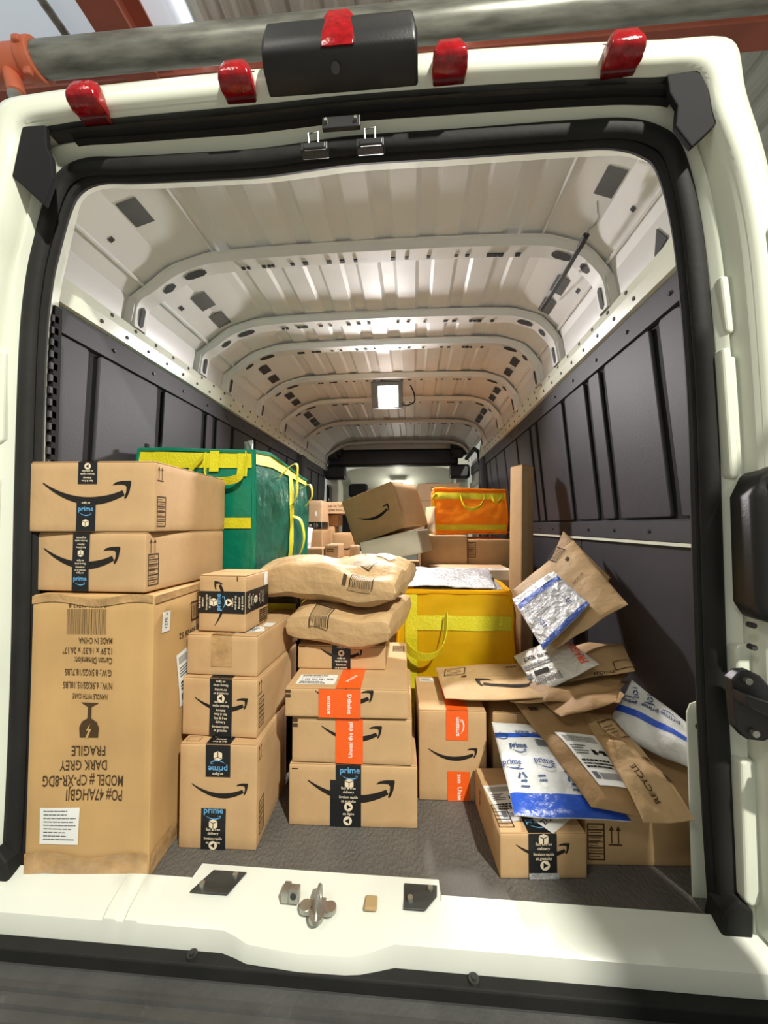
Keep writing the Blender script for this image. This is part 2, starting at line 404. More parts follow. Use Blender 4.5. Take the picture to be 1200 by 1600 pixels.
# ------------------------------------------------------------------ padded mailer builder (world corner points: bottom-left, bottom-right, top-right, top-left of the side we see)
class Mailer:
    def __init__(s, name, label, c, h, mat, cat='parcel', group='soft mailers in the van', wr=.006, ws=9, seed=0, pw=.5, bend=None, crease=22, nu=70, nv=56, toward=(.14, -.9, .85)):
        a, b, cc, d = [V(q) for q in c]
        n = (b-a).cross(d-a).normalized(); mid = (a+b+cc+d)/4
        if n.dot(V(toward)-mid) < 0: n = -n
        s.n = n; base = V((mid.x, mid.y, min(q.z for q in (a, b, cc, d)))); s.base = base
        LU = (b-a).length; LV = (d-a).length
        rr_ = random.Random(seed); dirs = []
        for k in range(6): g = rr_.uniform(0, PI); dirs.append((math.cos(g), math.sin(g), ws*rr_.uniform(.35, 1.3), rr_.random(), rr_.uniform(.25, .5)))
        def surf(u, v, side=1, off=0):
            uu = min(1, max(0, u)); vv = min(1, max(0, v))
            p = (a*(1-u)+b*u)*(1-v)+(d*(1-u)+cc*u)*v
            pr = (max(0, 4*uu*(1-uu))**pw)*(max(0, 4*vv*(1-vv))**pw)
            q = V((u*LU, v*LV, seed*3.1))
            wp = noise.noise(q*4)*.05; cr = 0
            for (ca, sa, fq, ph, am) in dirs:
                t_ = (q.x*ca+q.y*sa+wp)*fq+ph; cr += am*(abs((t_ % 1)-.5)*4-1)
            wv = cr*wr*(.3+.7*pr)*(.65+.5*noise.noise(q*6+V((4, 4, 0))))
            edge = fbm(q+V((0, 0, 9)), 6, 2)*wr*1.2
            o = n*(side*(h*pr*(1+.25*noise.noise(q*4))+.0012) + wv + edge + off*1.0)
            if bend: o += bend(u, v)
            return p+o
        s.surf = surf
        m = MB()
        m.grid(lambda u, v: surf(u, v, 1), nu, nv); m.grid(lambda u, v: surf(u, v, -1), nu, nv, True)
        k = (nu+1)*(nv+1)
        rim = [i for i in range(nu+1)] + [j*(nu+1)+nu for j in range(1, nv+1)] + [nv*(nu+1)+i for i in range(nu-1, -1, -1)] + [j*(nu+1) for j in range(nv-1, 0, -1)]
        for i in range(len(rim)):
            p, q = rim[i], rim[(i+1) % len(rim)]; m.f.append((p, p+k, q+k, q))
        s.o = m.build(name, mat, loc=base, smooth=True, ang=crease); tag(s.o, label, cat, group)
        s.LU, s.LV = LU, LV
        def lifted(u, v, o, side=1):
            e = .006; p = surf(u, v, side); t1 = surf(u+e, v, side)-surf(u-e, v, side); t2 = surf(u, v+e, side)-surf(u, v-e, side)
            k = t1.cross(t2).normalized()
            if k.dot(n*side) < 0: k = -k
            return p+k*o-base
        s.map = lambda x, y, o=.0015: lifted(x/LU+.5, y/LV+.5, o)
    def pr(s, o=.0018): return Print().use(s.map, o)
    def band(s, v0, v1, mat, name, u0=0, u1=1, off=.0012, fv=None):
        b = MB(); fv = fv or (lambda u: 0)
        b.grid(lambda u, v: s.surf(u0+(u1-u0)*u, v0+(v1-v0)*v+fv(u0+(u1-u0)*u), 1, off)-s.base, 40, 6)
        return b.build(name, mat, s.o, smooth=True)
def relabel(o, l): o['label'] = l
# ================================================================== THE VAN SHELL
def S(o, label): return tag(o, label, kind='structure')
YF = 3.85                                             # front end of the load floor
# ---- floor mat
m = MB(); m.b2(-.99, .95, .012, YF+.9, -.03, 0)
floor = S(m.build('floor', 'mat_floor', bevel=.006), 'dark grey textured rubber floor mat of the cargo van')
# ---- opening curve (seal) and jamb outer edge, viewed from behind: left bottom -> top -> right bottom
SK = [(-.863, -.06), (-.856, .07), (-.852, .304), (-.852, .559), (-.858, .95), (-.858, 1.324), (-.846, 1.494), (-.826, 1.6), (-.797, 1.711), (-.763, 1.766), (-.70, 1.788), (-.596, 1.783), (-.423, 1.779), (-.254, 1.777), (-.13, 1.784), (0, 1.792), (.228, 1.790), (.381, 1.790), (.53, 1.789), (.635, 1.785), (.705, 1.762), (.748, 1.715), (.778, 1.577), (.794, 1.394), (.805, 1.15), (.806, .88), (.806, .666), (.808, .387), (.813, .196), (.82, .0)]
OK = [(-.96, -.06), (-.955, .07), (-.945, .304), (-.935, .559), (-.93, .95), (-.915, 1.324), (-.895, 1.494), (-.868, 1.6), (-.845, 1.74), (-.822, 1.836), (-.72, 1.855), (-.596, 1.860), (-.423, 1.863), (-.254, 1.865), (-.13, 1.867), (0, 1.868), (.228, 1.866), (.381, 1.862), (.53, 1.856), (.65, 1.848), (.764, 1.834), (.790, 1.73), (.828, 1.6), (.853, 1.42), (.864, 1.15), (.870, .88), (.872, .666), (.872, .387), (.872, .196), (.872, .0)]
PER = 6
sc_ = catmull([(x, 0, z) for x, z in SK], PER); oc_ = catmull([(x, 0, z) for x, z in OK], PER)
# square the outer corner a little
def ring(t, y, ex=0):
    out = []
    for p, q in zip(sc_, oc_):
        r = p.lerp(q, t); 
        if ex:
            c = V((0, 0, 1.0)); dx = 1 if q.x > 0 else -1
            k = min(1, max(0, (q.z-1.55)/.25)); k2 = min(1, max(0, (abs(q.x)-.55)/.2))
            r = r + V((dx*ex*max(k2, .0), 0, ex*k))
        out.append(V((r.x, y, r.z)))
    return out
m = MB()
inner_side = []
for p in sc_:
    x = p.x*1.07+(.0 if p.x < 0 else .005); inner_side.append(V((x, .14, min(p.z+.055*max(0, min(1, (p.z-1.5)/.25)), 1.85))))
m.loft([inner_side, ring(-.25, .045), ring(0, .02), ring(.33, .004), ring(.42, -.012), ring(.55, -.017), ring(.66, -.010), ring(.74, -.022), ring(.82, -.048), ring(.97, -.054), ring(1, -.06), ring(1, -.066, .012), ring(1, -.064, .042), ring(1, -.052, .066), ring(1, -.02, .086), ring(1, .2, .112), ring(1, .5, .12)])
wall_rear = S(m.build('wall_rear', 'white_paint', smooth=True, ang=60), 'white painted rear door frame of the van around the opening')
# the seal
m = MB(); m.tube([p+V((0, .014, 0)) for p in sc_], .016, 12, r2=.0225, up=(0, 1, 0))
m.build('rubber_seal', 'rubber', wall_rear, smooth=True)
m = MB()
lip = [V((p.x*.978, .03, p.z-.018*max(0, min(1, (p.z-1.4)/.3)))) for p in sc_]
m.tube(lip, .012, 8, r2=.012, up=(0, 1, 0)); m.build('seal_lip', 'rubber', wall_rear, smooth=True)
# black gutter above the header
i0, i1 = 10*PER, 20*PER
def strip(t0, t1, y, a, b, name, mat):
    m = MB(); A = ring(t0, y)[a:b]; B = ring((t0+t1)/2, y+.012)[a:b]; C_ = ring(t1, y-.004)[a:b]
    m.loft([A, B, C_]); A2 = [p+V((0, .03, 0)) for p in A]; C2 = [p+V((0, .03, 0)) for p in C_]
    m.loft([A2, A]); m.loft([C_, C2]); return m.build(name, mat, wall_rear, smooth=True)
strip(.44, .64, -.030, i0, i1, 'gutter_strip', 'rubber'); strip(.64, .80, -.044, i0-3, i1+3, 'gutter_strip', 'rubber_grey')
for sgn, pts in ((-1, [(-.822, 1.838), (-.76, 1.836), (-.755, 1.78), (-.742, 1.755), (-.735, 1.70), (-.758, 1.632), (-.80, 1.672), (-.845, 1.712)]), (1, [(.762, 1.838), (.695, 1.832), (.70, 1.79), (.715, 1.76), (.71, 1.715), (.742, 1.665), (.77, 1.69), (.79, 1.71), (.80, 1.722), (.785, 1.78)])):
    m = MB(); m.prism(pts, lambda a, b, d: V((a, d, b)), -.0535, -.04); m.build('corner_trim', 'groove', wall_rear, bevel=.003)
# jamb pressings: raised pads and beads on both pillars
def pad(x0, x1, z0, z1, y0=-.035, dy=.012, lean=0):
    dy *= .45; y0 = -.0165
    if x0 > 0 and x1 < .86: x0 = max(x0, .826)+0; x1 = max(x1, x0+.020)
    m = MB(); ch = min(x1-x0, z1-z0)*.28
    pts = [(x0+ch+lean, z1), (x1-ch+lean, z1), (x1+lean, z1-ch), (x1, z0+ch), (x1-ch, z0), (x0+ch, z0), (x0, z0+ch), (x0+lean, z1-ch)]
    m.prism(pts, lambda a, b, d: V((a, d, b)), y0-dy, y0+.03); m.build('jamb_pad', 'white_paint', wall_rear, bevel=.007, seg=3)
pad(.805, .845, 1.27, 1.40, -.03, .012, -.01); pad(.838, .856, .93, 1.22, -.04, .012, -.012); pad(.812, .832, .95, 1.24, -.022, .010, -.01)
pad(.825, .860, .42, .60, -.03, .010); pad(.822, .858, .06, .36, -.03, .014); pad(-.925, -.885, 1.05, 1.30, -.035, .012); pad(-.932, -.89, .70, .98, -.035, .012); pad(-.94, -.895, .12, .45, -.035, .012)
for z in (.60, .645):
    m = MB(); m.tube([(.835, -.0535, z), (.835, -.04, z)], .006, 10); m.build('jamb_hole', 'hole', wall_rear)
# latch strikers on the header
m = MB(); m.b2(.075, .165, -.035, -.024, 1.772, 1.800); m.b2(-.0, .0, 0, 0, 0, 0) if False else None
pl = m.build('header_plate', 'black_plastic', wall_rear, bevel=.002)
pl.location = (-.145, -.01, .008)
for x in (-.060, .010):
    m = MB(); m.tube([(x, -.052, 1.795), (x, -.044, 1.795)], .004, 8); m.build('screw', 'metal', wall_rear)
for x in (-.092, .042):
    m = MB(); m.b2(x-.033, x+.033, -.036, -.012, 1.738, 1.760); m.b2(x-.024, x+.03, -.043, -.036, 1.736, 1.752)
    st = m.build('latch_striker', 'black_plastic', wall_rear, bevel=.003)
    m = MB(); m.tube([(x-.011, -.038, 1.752), (x-.012, -.040, 1.776), (x+.012, -.040, 1.777), (x+.012, -.038, 1.752)], .0026, 8); m.build('striker_loop', 'metal', st, smooth=True)
# ---- sill
m = MB()
xs = [-.86, -.52, -.47, -.41, -.385, -.36, .20, .215, .235, .5, .80, .87]
def sill_edge(x):                                   # raised middle tongue reaching over the mat
    if -.385 <= x <= .20: return .052
    return .014
prof = lambda x: [(sill_edge(x), .004), (sill_edge(x)-.004, .010), (0, .006), (-.03, -.004), (-.052, -.012), (-.068, -.024), (-.074, -.05), (-.074, -.075)]
xx = [-.96, -.80, -.7, -.6, -.55, -.545, -.52, -.515, -.50, -.495, -.47, -.465, -.44, -.40, -.387, -.384, -.33, -.27, -.24, -.21, -.1, 0, .03, .06, .10, .15, .199, .202, .25, .35, .45, .55, .65, .75, .87]
def sillp(x):
    P_ = prof(x); out = []
    dish = max(0, 1-abs((x+.085)/.17)**4) if abs(x+.085) < .17 else 0
    rib = .005 if (-.545 <= x <= -.52 or -.495 <= x <= -.47) else 0
    for i, (y, z) in enumerate(P_):
        f = 1 if 2 <= i <= 5 else 0
        out.append(V((x, y-(.022*dish if i >= 5 else 0), z-.012*dish*f+rib*f)))
    return out
m.loft([sillp(x) for x in xx])
sill = S(m.build('trim_1', 'white_sill', smooth=True, ang=35), 'scuffed white metal door sill at the front of the load floor')
def sl(x, y, up=.0): return V((x, y, up))
def plate(x0, x1, pts, name, mat, z):
    m = MB(); m.prism(pts, lambda a, b, d: V((a, b, z-.25*max(0, .0-b)+d)), 0, .004); return m.build(name, mat, sill, bevel=.001, seg=1)
p1 = plate(0, 0, [(-.375, -.022), (-.285, -.022), (-.262, .030), (-.345, .030)], 'sill_plate', 'rubber_grey', .010)
p2 = plate(0, 0, [(.118, -.024), (.165, -.024), (.192, .004), (.194, .030), (.118, .030)], 'sill_plate', 'rubber_grey', .010)
for x, y in ((-.352, -.010), (-.285, .018), (.132, -.008), (.178, .018)):
    m = MB(); m.tube([(x, y, .008), (x, y, .0185)], .0065, 10); m.build('bolt', 'metal', sill, smooth=True, ang=30)
m = MB(); m.tube([(-.10, -.030, -.004), (-.10, -.030, .006)], .014, 12); m.tube([(-.045, -.030, -.004), (-.045, -.030, .006)], .014, 12); m.b2(-.10, -.045, -.044, -.016, -.004, .004)
m.tube([(-.072, -.048, -.006), (-.072, -.048, .004)], .016, 14); m.b2(-.086, -.058, -.05, -.01, -.004, .005)
lt = m.build('striker_base', 'metal', sill, smooth=True, ang=30)
m = MB(); m.tube([(-.072, -.046, .0), (-.074, -.047, .022), (-.072, -.038, .036), (-.070, -.020, .040), (-.072, -.008, .026), (-.072, -.006, .0)], .005, 8); m.build('striker_pin', 'metal', lt, smooth=True)
m = MB(); m.b2(-.142, -.118, -.026, -.008, 0, .030); m.b2(-.158, -.142, -.026, .004, 0, .024); bk = m.build('bracket', 'metal', sill, bevel=.002)
m = MB(); m.tube([(-.130, -.0275, .017), (-.130, -.024, .017)], .007, 10); m.build('hole', 'hole', bk)
m = MB(); m.b2(.03, .058, -.026, .006, -.004, .004); m.build('rust_patch', 'rust', sill, bevel=.003)
# ---- liner, rail and upper sheet on both sides
LP = [(0, -.975), (.4, -.975), (.85, -.965), (1.1, -.957), (1.45, -.944), (1.515, -.942)]
RP = [(0, .935), (.4, .93), (.85, .907), (1.1, .885), (1.45, .852), (1.515, .848)]
def wx(P_, z):
    for (a, xa), (b, xb) in zip(P_, P_[1:]):
        if z <= b: return xa+(xb-xa)*(z-a)/(b-a)
    return P_[-1][1]
def side(name, P_, sg, label, y1, grooves, back_groove):
    # bare outer sheet as the wall itself
    m = MB(); zs = [0, .4, .85, 1.1, 1.45, 1.515, 1.60, 1.66, 1.70]
    def fx(z):
        if z <= 1.515: return wx(P_, z)+sg*.022
        e = wx(P_, 1.515)
        return e + (z-1.515)*(-sg)*.16 + sg*.0
    m.loft([[V((fx(z), y, z)) for z in zs] for y in (.06, y1)])
    wl = S(m.build(name, 'side_paint', smooth=True), label)
    # upper sheet panels between the roof bow legs are this sheet; swage lines as thin pressings
    # liner panels
    z0, z1 = .875, 1.435
    ys = [.10]+grooves+[y1]
    for i in range(len(ys)-1):
        a, b = ys[i]+.022, ys[i+1]-.022
        if b-a < .05: continue
        m = MB(); r = .05 if i == 0 else .012
        pts = []
        for (cy, cz, t0) in ((b-.012, z1-.012, 0), (a+r, z1-r, 90), (a+.012, z0+.012, 180), (b-.012, z0+.012, 270)):
            rr = r if t0 == 90 else .012
            for k in range(5): t = math.radians(t0+90*k/4); pts.append((cy+rr*math.cos(t), cz+rr*math.sin(t)))
        mid = lambda a_, b_, d: V((wx(P_, b_)-sg*d, a_, b_))
        m.prism(pts, mid, 0.0, .012); m.build('liner_panel', 'liner', wl, bevel=.004)
        # low panel under the black rail
    ly = [.10, .9, 1.9, y1]
    for i in range(3):
        m = MB(); m.grid(lambda u, v: V((wx(P_, .02+.78*v)-sg*.012, ly[i]+.004+(ly[i+1]-ly[i]-.008)*u, .02+.78*v)), 4, 6); m.build('lower_liner_panel', 'liner', wl, smooth=True)
    m = MB(); m.grid(lambda u, v: V((wx(P_, .02+1.5*v)-sg*.0, .075+(y1-.075)*u, .02+1.49*v)), 4, 8); m.build('liner_backing', 'groove', wl, smooth=True)
    # top border strip of the liner with its fasteners, and the vertical border by the door
    m = MB(); m.loft([[V((wx(P_, z)-sg*o, y, z)) for z, o in ((1.438, 0), (1.440, .016), (1.515, .016), (1.517, 0))] for y in (.075, .6, 1.2, y1)]); m.build('liner_border', 'liner', wl)
    m = MB(); m.loft([[V((wx(P_, z)-sg*.015, y, z)) for z in (.0, .4, .85, 1.1, 1.45, 1.53)] for y in (.065, .115)]); m.build('liner_border', 'liner', wl)
    m = MB(); m.loft([[V((wx(P_, .83)-sg*o, y, z)) for z, o in ((.800, 0), (.802, .020), (.862, .020), (.868, .008), (.872, 0))] for y in (.125, y1)]); m.build('black_rail', 'liner', wl)
    m = MB(); m.b2(*sorted((wx(P_, .8)-sg*.022, wx(P_, .8)-sg*.004)), .12, y1, .790, .800); m.b2(*sorted((wx(P_, .8)-sg*.022, wx(P_, .8)-sg*.004)), .118, .128, .79, .862); m.build('white_ledge', 'white_paint', wl)
    y = .17
    while y < y1-.05:
        for z, o in ((1.476, .016), (.832, .020)):
            m = MB(); x = wx(P_, z)-sg*o; m.tube([(x+sg*.002, y, z), (x-sg*.005, y, z)], lambda t: .0085-.004*t, 8); m.build('fastener', 'black_plastic', wl, smooth=True)
        y += .21
    # white rail
    rz = [(1.517, .0), (1.520, .030), (1.562, .034), (1.568, .024), (1.60, .022), (1.604, -.006)]
    e = wx(P_, 1.515)
    m = MB(); m.loft([[V((e-sg*o-sg*(z-1.515)*.12, y, z)) for z, o in rz] for y in (.07, .8, 1.6, y1)]); ra = m.build('white_rail', 'white_paint', wl)
    m = MB(); y = .3
    while y < y1-.03:
        for z, o in ((1.541, .0325), (1.588, .0232)):
            x = e-sg*o-sg*(z-1.515)*.12; m.tube([(x+sg*.003, y+(z-1.54), z), (x-sg*.0012, y+(z-1.54), z)], .007, 8)
        y += .115
    tag(m.build('rail_holes', 'hole', ra), kind='stuff')
    return wl
gl = [.305, .651, .995, 1.10, 1.305, 1.62, 1.90, 2.3, 2.7, 3.1, 3.4]
gr = [.258, .572, .70, .94, 1.333, 1.45, 1.75, 2.1, 2.4, 2.65]
wall_left = side('wall_left', LP, -1, 'left side wall of the van with black ribbed liner and white rail', YF-.1, gl, None)
wall_right = side('wall_right', RP, 1, 'right side wall of the van with black ribbed liner and white rail', 2.95, gr, None)
# notched edge beside the left seal
m = MB()
for k in range(14):
    z = .98+k*.034; m.b2(-.915, -.862, .080, .10, z, z+.018)
tag(m.build('seal_notches', 'liner', wall_left), kind='stuff')
m = MB(); m.b2(-.915, -.862, .088, .11, .3, 1.47); m.build('liner_edge', 'groove', wall_left)
# ---- ceiling sheet
def side_x(sg, z):
    P_ = LP if sg < 0 else RP
    return wx(P_, 1.515)-sg*(z-1.515)*.16
CP = [(side_x(-1, 1.70), 1.70), (-.86, 1.745), (-.76, 1.815), (-.62, 1.858), (-.585, 1.866)]
CPR = [(side_x(1, 1.70), 1.70), (.805, 1.745), (.735, 1.815), (.62, 1.858), (.585, 1.866)]
top = []
x = -.585; k = 0; per = .148
while x < .584:
    hh = 1.866; lo = .007
    top += [(x+.012, hh+lo), (x+per*.40, hh+lo), (x+per*.40+.012, hh), (x+per-.002, hh)]
    x += per
top = [p for p in top if p[0] < .583]
sec = CP+top+CPR[::-1]
m = MB(); m.loft([[V((a, y, b)) for a, b in sec] for y in (.06, .5, 1.0, 2.0, 3.0, YF+.05)])
ceil = S(m.build('ceiling', 'inner_paint'), 'white sheet metal roof of the van seen from inside')
# swage line along the roof edge
for sg in (-1, 1):
    m = MB(); P_ = CP if sg < 0 else CPR
    m.tube([(P_[1][0]-sg*.004, y, P_[1][1]-.004) for y in (.08, 1, 2, 3.7)], .007, 6); m.build('roof_seam', 'inner_paint', ceil, smooth=True)
    m = MB(); m.tube([(P_[3][0]-sg*.03, y, P_[3][1]-.002) for y in (.08, .44)], .005, 6); m.build('roof_seam', 'inner_paint', ceil, smooth=True)
# bows
def bow_path(dz):
    L = [(side_x(-1, 1.60)+dz, 1.60), (side_x(-1, 1.68)+dz, 1.685), (-.845+dz*.7, 1.742-dz*.5), (-.755+dz*.4, 1.808-dz*.9), (-.66, 1.838-dz*.9), (-.57, 1.855-dz), (-.3, 1.864-dz), (0, 1.866-dz)]
    R_ = [(side_x(1, 1.60)-dz, 1.60), (side_x(1, 1.68)-dz, 1.685), (.79-dz*.7, 1.742-dz*.5), (.73-dz*.4, 1.808-dz*.9), (.65, 1.838-dz*.9), (.57, 1.855-dz), (.3, 1.864-dz)]
    return L+R_[::-1]
bows = [.473, .923, 1.195, 1.661, 2.141, 2.792, 3.70]
rnd = random.Random(4)
for bi, y in enumerate(bows):
    P0, P1 = bow_path(.002), bow_path(.028)
    def cur(P_, yy): return catmull([(a, yy, b) for a, b in P_], 4)
    m = MB(); m.loft([cur(P0, y-.052), cur(bow_path(.005), y-.040), cur(P1, y-.030), cur(P1, y+.030), cur(bow_path(.005), y+.040), cur(P0, y+.052)])
    bo = m.build('roof_bow', 'inner_paint', ceil, smooth=True, ang=30)
    c1 = cur(bow_path(.0295), y)
    def at(i, t, off=0):                              # point and tangent on the bow underside
        p = c1[i].lerp(c1[i+1], t); return p, (c1[i+1]-c1[i]).normalized()
    def slot(i0, i1, wy, dy=0, nm='slot_hole', mt='hole'):
        pts = [c1[i]+V((0, dy, 0)) for i in range(i0, i1+1)]; m = MB(); vs = []
        n = len(pts)
        for k, p in enumerate(pts):
            t = (pts[min(k+1, n-1)]-pts[max(k-1, 0)]).normalized(); e = 1 if 0 < k < n-1 else .45
            nn = V((0, 1, 0)).cross(t)
            if nn.z > 0: nn = -nn
            vs.append((p+V((0, -wy*e, 0))+nn*.001, p+V((0, wy*e, 0))+nn*.001))
        for k in range(n-1): m.add([vs[k][0], vs[k][1], vs[k+1][1], vs[k+1][0]], [(0, 1, 2, 3)])
        m.build(nm, mt, bo)
    N = len(c1)-1
    if bi < 6:
        slot(9, 11, .017); slot(13, 17, .017); slot(N-11, N-9, .017); slot(N-17, N-13, .017)
        m = MB()
        for xk in (-.50, -.48, -.42, -.40, -.385, -.31, -.26, -.17, -.12, -.07, .07, .12, .20, .30, .34, .42, .44, .46, .52):
            z = 1.866-.0285-.011*max(0, (abs(xk)-.3)/.27)
            s_ = .006+.004*rnd.random(); m.b2(xk-s_, xk+s_, y+.012-s_*.8, y+.012+s_*.8, z-.0042, z+.001)
        tag(m.build('bow_holes', 'hole', bo), kind='stuff')
    # slotted leg on the side wall
    for sg in (-1, 1):
        if sg > 0 and y > 2.9: continue
        m = MB(); x = lambda z: side_x(sg, z)
        for (yy, ww, o) in ((y, .040, .020),):
            m.loft([[V((x(z)-sg*o2, yy+dy, z)) for dy, o2 in ((-ww-.012, 0), (-ww, o), (ww, o), (ww+.012, 0))] for z in (1.60, 1.64, 1.70)])
        lg = m.build('bow_leg', 'side_paint', ceil)
        m = MB(); m.prism([(y-.011, 1.615), (y, 1.606), (y+.011, 1.615), (y+.011, 1.675), (y, 1.684), (y-.011, 1.675)], lambda a, b, d: V((x(b)-sg*(.0285+d), a, b)), 0, .0015); m.build('slot_hole', 'hole', lg)
# rectangular openings in the roof edge
def roofrect(sg, y, ly, t0, t1, mat='hole_grey'):
    P_ = CP if sg < 0 else CPR
    a, b = V((P_[1][0], 0, P_[1][1])), V((P_[2][0], 0, P_[2][1])); c = V((P_[3][0], 0, P_[3][1]))
    f = lambda t: (a.lerp(b, t) if t <= 1 else b.lerp(c, t-1))
    m = MB(); p, q = f(t0), f(t1); n = V((-sg*.5, 0, -.85)).normalized()*.0015
    m.add([p+V((0, y-ly, 0))+n, p+V((0, y+ly, 0))+n, q+V((0, y+ly, 0))+n, q+V((0, y-ly, 0))+n], [(0, 1, 2, 3)])
    m.build('roof_opening', mat, ceil)
for sg in (-1, 1):
    roofrect(sg, .205, .045, 1.05, 1.50); roofrect(sg, .205+.03, .008, .28, .42, 'hole')
    for y in (.655, .80): roofrect(sg, y, .048, .75, 1.25)
    for y, l in ((1.37, .045), (1.52, .045), (1.85, .05), (2.0, .05), (2.35, .07), (2.52, .06), (2.64, .05)): roofrect(sg, y, l, .70, 1.15, 'hole')
    roofrect(sg, .62, .012, .22, .36, 'hole')
m = MB(); m.prism([(.165, 1.625), (.225, 1.610), (.195, 1.675)], lambda a, b, d: V((side_x(1, b)-.001-d, a, b)), 0, .003); m.build('side_hole', 'hole', wall_right)
# ---- bulkhead / cab end
m = MB()
m.grid(lambda u, v: V((-1.05+2.0*u, 4.75-.35*max(0, v-.6)**1.5-.1*(2*u-1)**4, .0+1.95*v)), 12, 12)
wall_front = S(m.build('wall_front', 'cab_cream', smooth=True), 'cream cab wall and headlining at the far end of the van')
def fp(name, mat, fn, bevel=.01, smooth=False):
    m = MB(); fn(m); return m.build(name, mat, ceil, bevel=bevel, smooth=smooth)
fp('header_beam', 'black_plastic', lambda m: m.b2(-.93, .70, 3.82, 3.95, 1.588, 1.80), .03)
fp('header_flange', 'inner_paint', lambda m: m.b2(-.95, .80, 3.84, 3.97, 1.795, 1.88), .01)
for x0, x1 in ((-1.0, -.73), (.60, .80)):
    fp('corner_bracket', 'black_plastic', lambda m: (m.b2(x0, x1, 3.72, 3.85, 1.70, 1.90), m.b2(x0+.02, x1-.05, 3.70, 3.8, 1.66, 1.78)), .025)
for x0, x1 in ((-.95, -.69), (.59, .83)):
    fp('lower_bracket', 'black_plastic', lambda m: m.b2(x0, x1, 3.76, 3.9, 1.42, 1.592), .03)
def shelf(m):
    pts = []
    for u in range(13):
        x = -.70+1.36*u/12; z = 1.585-.05*abs(2*u/12-1)**6
        pts.append((x, z))
    m.loft([[V((x, 3.90, z)) for x, z in pts], [V((x, 4.0, z-.02)) for x, z in pts], [V((x*.98, 4.25, z-.12)) for x, z in pts], [V((x*.96, 4.35, z-.20)) for x, z in pts], [V((x*.96, 4.7, z-.22)) for x, z in pts]])
fp('overhead_shelf', 'cab_cream', shelf, 0, True)
for x0, x1 in ((-.60, -.12), (.02, .50)):
    fp('sun_visor', 'cab_cream', lambda m: m.b2(x0, x1, 4.30, 4.33, 1.20, 1.345), .012)
    fp('visor_groove', 'groove', lambda m: m.b2(x0+.01, x1-.01, 4.29, 4.30, 1.33, 1.338), 0)
for sg, xx_ in ((-1, -.98), (1, .84)):
    fp('cab_pillar', 'cab_cream', lambda m: m.b2(*sorted((xx_, xx_-sg*.16)), 4.0, 4.5, .3, 1.6), .04)
fp('cab_window', 'glass_dark', lambda m: m.b2(-.94, -.90, 3.80, 4.25, .9, 1.36), .03)
t = empty('cab_lamp', (-.05, 4.2, 1.40)); tag(t, 'small bright cab lamp far behind the tipped box', 'lamp')
m = MB(); m.b2(-.06, .06, -.04, .04, -.012, .02); m.build('housing', 'cab_cream', t, bevel=.006)
m = MB(); m.b2(-.03, .03, -.025, .025, -.016, -.010); m.build('lens', 'lamp_lens', t)
q = bpy.data.lights.new('cab_fill_light', 'POINT'); q.energy = 7; q.color = (1, .97, .85); q.shadow_soft_size = .04  # fill light added to brighten the cab end
lo = bpy.data.objects.new('cab_fill_light', q); COL.objects.link(lo); lo.location = (-.05, 4.2, 1.34)
# side door opening on the right, ahead of the liner
m = MB(); m.b2(.86, .90, 2.95, 3.85, .0, 1.62); door_3 = S(m.build('door_3', 'side_paint', bevel=.01), 'white sliding side door at the far right of the van')
m = MB(); m.b2(.83, .865, 3.05, 3.80, 1.30, 1.36); m.b2(.83, .865, 3.05, 3.80, .80, .86); m.b2(.83, .865, 3.05, 3.11, .8, 1.36); m.b2(.83, .865, 3.74, 3.8, .8, 1.36); m.build('door_frame', 'white_paint', door_3, bevel=.006)
m = MB(); m.b2(.835, .86, 3.1, 3.76, 1.45, 1.56); m.build('door_recess', 'hole_grey', door_3, bevel=.01)
m = MB(); m.b2(.852, .862, 3.1, 3.76, .85, 1.31); m.build('door_panel', 'label_white', door_3)
m = MB(); m.tube([(.82, 2.99, .2), (.82, 2.99, 1.45), (.81, 3.05, 1.60), (.79, 3.2, 1.66), (.79, 3.8, 1.66)], .022, 8); m.build('door_seal', 'rubber', door_3, smooth=True)
m = MB(); m.b2(.80, .86, 2.86, 2.97, 0, 1.515); m.build('pillar_cover', 'liner', wall_right, bevel=.015)
m = MB(); m.prism([(2.80, 1.66), (2.86, 1.68), (2.97, 1.56), (2.99, 1.50), (2.90, 1.50)], lambda a, b, d: V((.80+d, a, b)), 0, .05); m.build('rail_end', 'white_paint', wall_right, bevel=.01)
m = MB(); m.b2(-.96, -.88, 2.62, 2.74, 0, 1.515); m.build('pillar_cover', 'liner', wall_left, bevel=.015)
# cab seats far behind the parcels
for x in (-.56, .40):
    h = empty('cab_chair', (x, 4.02, 0)); tag(h, 'dark cab seat with its headrest showing ' + ('left of' if x < 0 else 'right of') + ' the tilted parcel', 'seat')
    m = MB(); m.b2(-.21, .21, -.06, .06, .55, 1.16); m.build('backrest', 'seat_cloth', h, bevel=.05)
    m = MB(); m.b2(-.21, .21, .0, .42, .42, .56); m.build('seat', 'seat_cloth', h, bevel=.04)
    m = MB(); m.b2(-.13, .13, -.05, .05, 1.21, 1.39); m.build('headrest', 'seat_cloth', h, bevel=.05, seg=4)
    for q in (-.06, .06): m = MB(); m.tube([(q, 0, 1.14), (q, 0, 1.24)], .008, 8); m.build('headrest_rod', 'metal', h)
    m = MB(); m.b2(-.19, .19, -.04, .40, 0, .43); m.build('seat_base', 'seat_cloth', h, bevel=.02)
